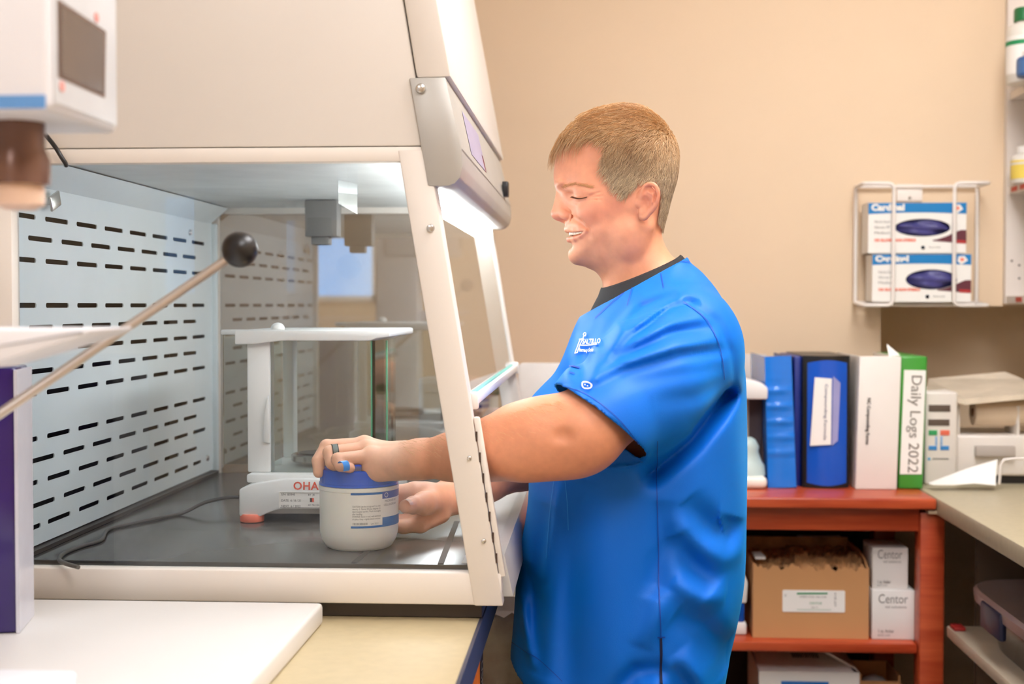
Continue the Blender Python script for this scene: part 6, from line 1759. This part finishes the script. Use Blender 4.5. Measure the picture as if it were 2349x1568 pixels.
ribbon('pleat_seam', [(1275, 1085), (1264, 1170), (1255, 1280)], 1.2, mat('seam_light', (40, 150, 230), .6, vary=0), scrub)
ribbon('pleat_seam', [(1296, 1085), (1302, 1150), (1305, 1215)], 1.2, mat('seam_light', (40, 150, 230), .6, vary=0), scrub)
ribbon('sleeve_hem', [(1290, 886), (1345, 904), (1405, 948), (1447, 994), (1473, 1028)], 1.6, M_seam, scrub, .001)
ribbon('hem_stitch', [(1176, 1472), (1205, 1492), (1245, 1518), (1290, 1562)], 1.4, M_seam, scrub)
ribbon('neck_seam', [(1592, 606), (1560, 600), (1524, 616), (1460, 650), (1405, 694), (1366, 730)], 1.4, M_seam, scrub)
ribbon('chest_pocket', [(1307, 840), (1330, 845)], 3, M_seam, scrub); ribbon('chest_pocket', [(1306, 855), (1318, 858)], 2, M_seam, scrub)
# embroidery
M_thread = mat('white_thread', (244, 244, 246), .7, vary=.02)
def decal_text(name, body, px, py, size, width, par, sl=(0, 0), shear=0.0, bold=0.0):
    v, f = text2d(body, size, 'LEFT', 1.0, bold, shear)
    xs = [p[0] for p in v]; k = width / (max(xs) - min(xs)); pts = []
    for (x, y) in v:
        h = cam_hit(gb, px + x * k + sl[0] * y, py - y + sl[1] * x * k, .0032)
        if h is None: return None
        pts.append(h[0])
    return obj(name, pts, f, M_thread, par)
decal_text('embroidered_name', 'SALTILLO', 1338, 791, 16, 42, scrub, shear=.25, bold=.4)
decal_text('embroidered_name', 'Pharmacy Solu', 1327, 809, 12, 38, scrub, shear=.3, bold=.35)
ribbon('embroidered_line', [(1334, 794), (1372, 793)], 2.6, M_thread, scrub, .003)
for pl_ in ([(1344, 765), (1347, 767), (1345, 773), (1341, 770), (1344, 765)], [(1342, 772), (1339, 780), (1332, 782)], [(1331, 781), (1341, 779)], [(1333, 782), (1327, 797), (1321, 812)], [(1339, 781), (1331, 797), (1326, 810)], [(1320, 813), (1327, 811)]):
    ribbon('embroidered_mortar', pl_, 2.0, M_thread, scrub, .003, 3)
lg = []
for k in range(29):
    a_ = 2 * math.pi * k / 28; c_, s_ = math.cos(a_), math.sin(a_)
    lg.append((1346.5 + 10.5 * math.copysign(abs(c_) ** .7, c_), 886 + 7.6 * math.copysign(abs(s_) ** .7, s_)))
ribbon('sleeve_logo', lg, 3.0, M_thread, scrub, .003, 2)
for (x, y) in ((1343, 884.5), (1349, 886.5)):
    ribbon('sleeve_logo', [(x - 1.4, y), (x + 1.4, y)], 2.8, M_thread, scrub, .003, 2)

# ------------------------------------------------------------------ black undershirt collar
cvv, cff = [], []
cc = Vector((P(1470, 630, YH).x, YH, P(1470, 630, YH).z))
rings = [((1379, 659), (1560, 584), .067, .3), ((1377, 664), (1565, 587), .071, .3), ((1372, 678), (1571, 594), .077, .3), ((1352, 716), (1578, 612), .088, .3), ((1350, 740), (1590, 640), .105, .3)]
nseg = 64
for (f_, b_, wy, _) in rings:
    pf, pb_ = P(*f_, YH), P(*b_, YH)
    for k in range(nseg):
        th = 2 * math.pi * k / nseg; u = .5 - .5 * math.cos(th)
        p = pf + (pb_ - pf) * u
        sg_ = math.copysign(abs(math.sin(th)) ** .85, math.sin(th))
        cvv.append((p.x, YH - .006 + wy * sg_ , p.z - .006 * abs(math.sin(th))))
for i in range(len(rings) - 1):
    for k in range(nseg): cff.append((i * nseg + k, i * nseg + (k + 1) % nseg, (i + 1) * nseg + (k + 1) % nseg, (i + 1) * nseg + k))
us_ = obj('undershirt', cvv, cff, mat('black_jersey', (24, 23, 25), .8, bump=.3, bscale=700), man, 80)
us_.modifiers.new('thickness', 'SOLIDIFY').thickness = .002

# ------------------------------------------------------------------ trousers and shoes
lo = (P(1180, 784, YT0).x - .06, YT0 - .22, .02); hi = (P(1680, 784, YT0).x + .05, YT0 + .22, P(1300, 1400, YT0).z)
TF = Field(lo, hi, .007)
hipx = P(1430, 1400, YT0).x; kz_ = P(1300, 1440, YT0).z
for s in (-1, 1):
    TF.chain([(hipx, YT0 + s * .085, kz_ - .02), (hipx - .02, YT0 + s * .09, .50), (hipx + .01 + s * .03, YT0 + s * .10, .10)], [.105, .085, .07], .03)
TF.ell((hipx, YT0, kz_ - .01), (.13, .165, .09), .04)
TV, TQ = TF.mesh(1)
np_obj('trousers', TV, TQ, mat('black_trousers', (22, 22, 25), .75, vary=.05), man)
for s in (-1, 1):
    SF = Field((hipx - .25, YT0 + s * .10 - .07, 0.001), (hipx + .16, YT0 + s * .10 + .07, .13), .005)
    ox = s * .03
    SF.chain([(hipx + .05 + ox, YT0 + s * .10, .048), (hipx - .05 + ox, YT0 + s * .10, .044), (hipx - .17 + ox, YT0 + s * .105, .036)], [.042, .046, .034], .02)
    SF.cone((hipx + .02 + ox, YT0 + s * .10, .06), (hipx + .02 + ox, YT0 + s * .10, .11), .045, .045, .02)
    V_, Q_ = SF.mesh(1); V_[:, 2] = np.maximum(V_[:, 2], .002)
    np_obj('shoe', V_, Q_, mat('dark_shoe', (40, 38, 40), .5), man)
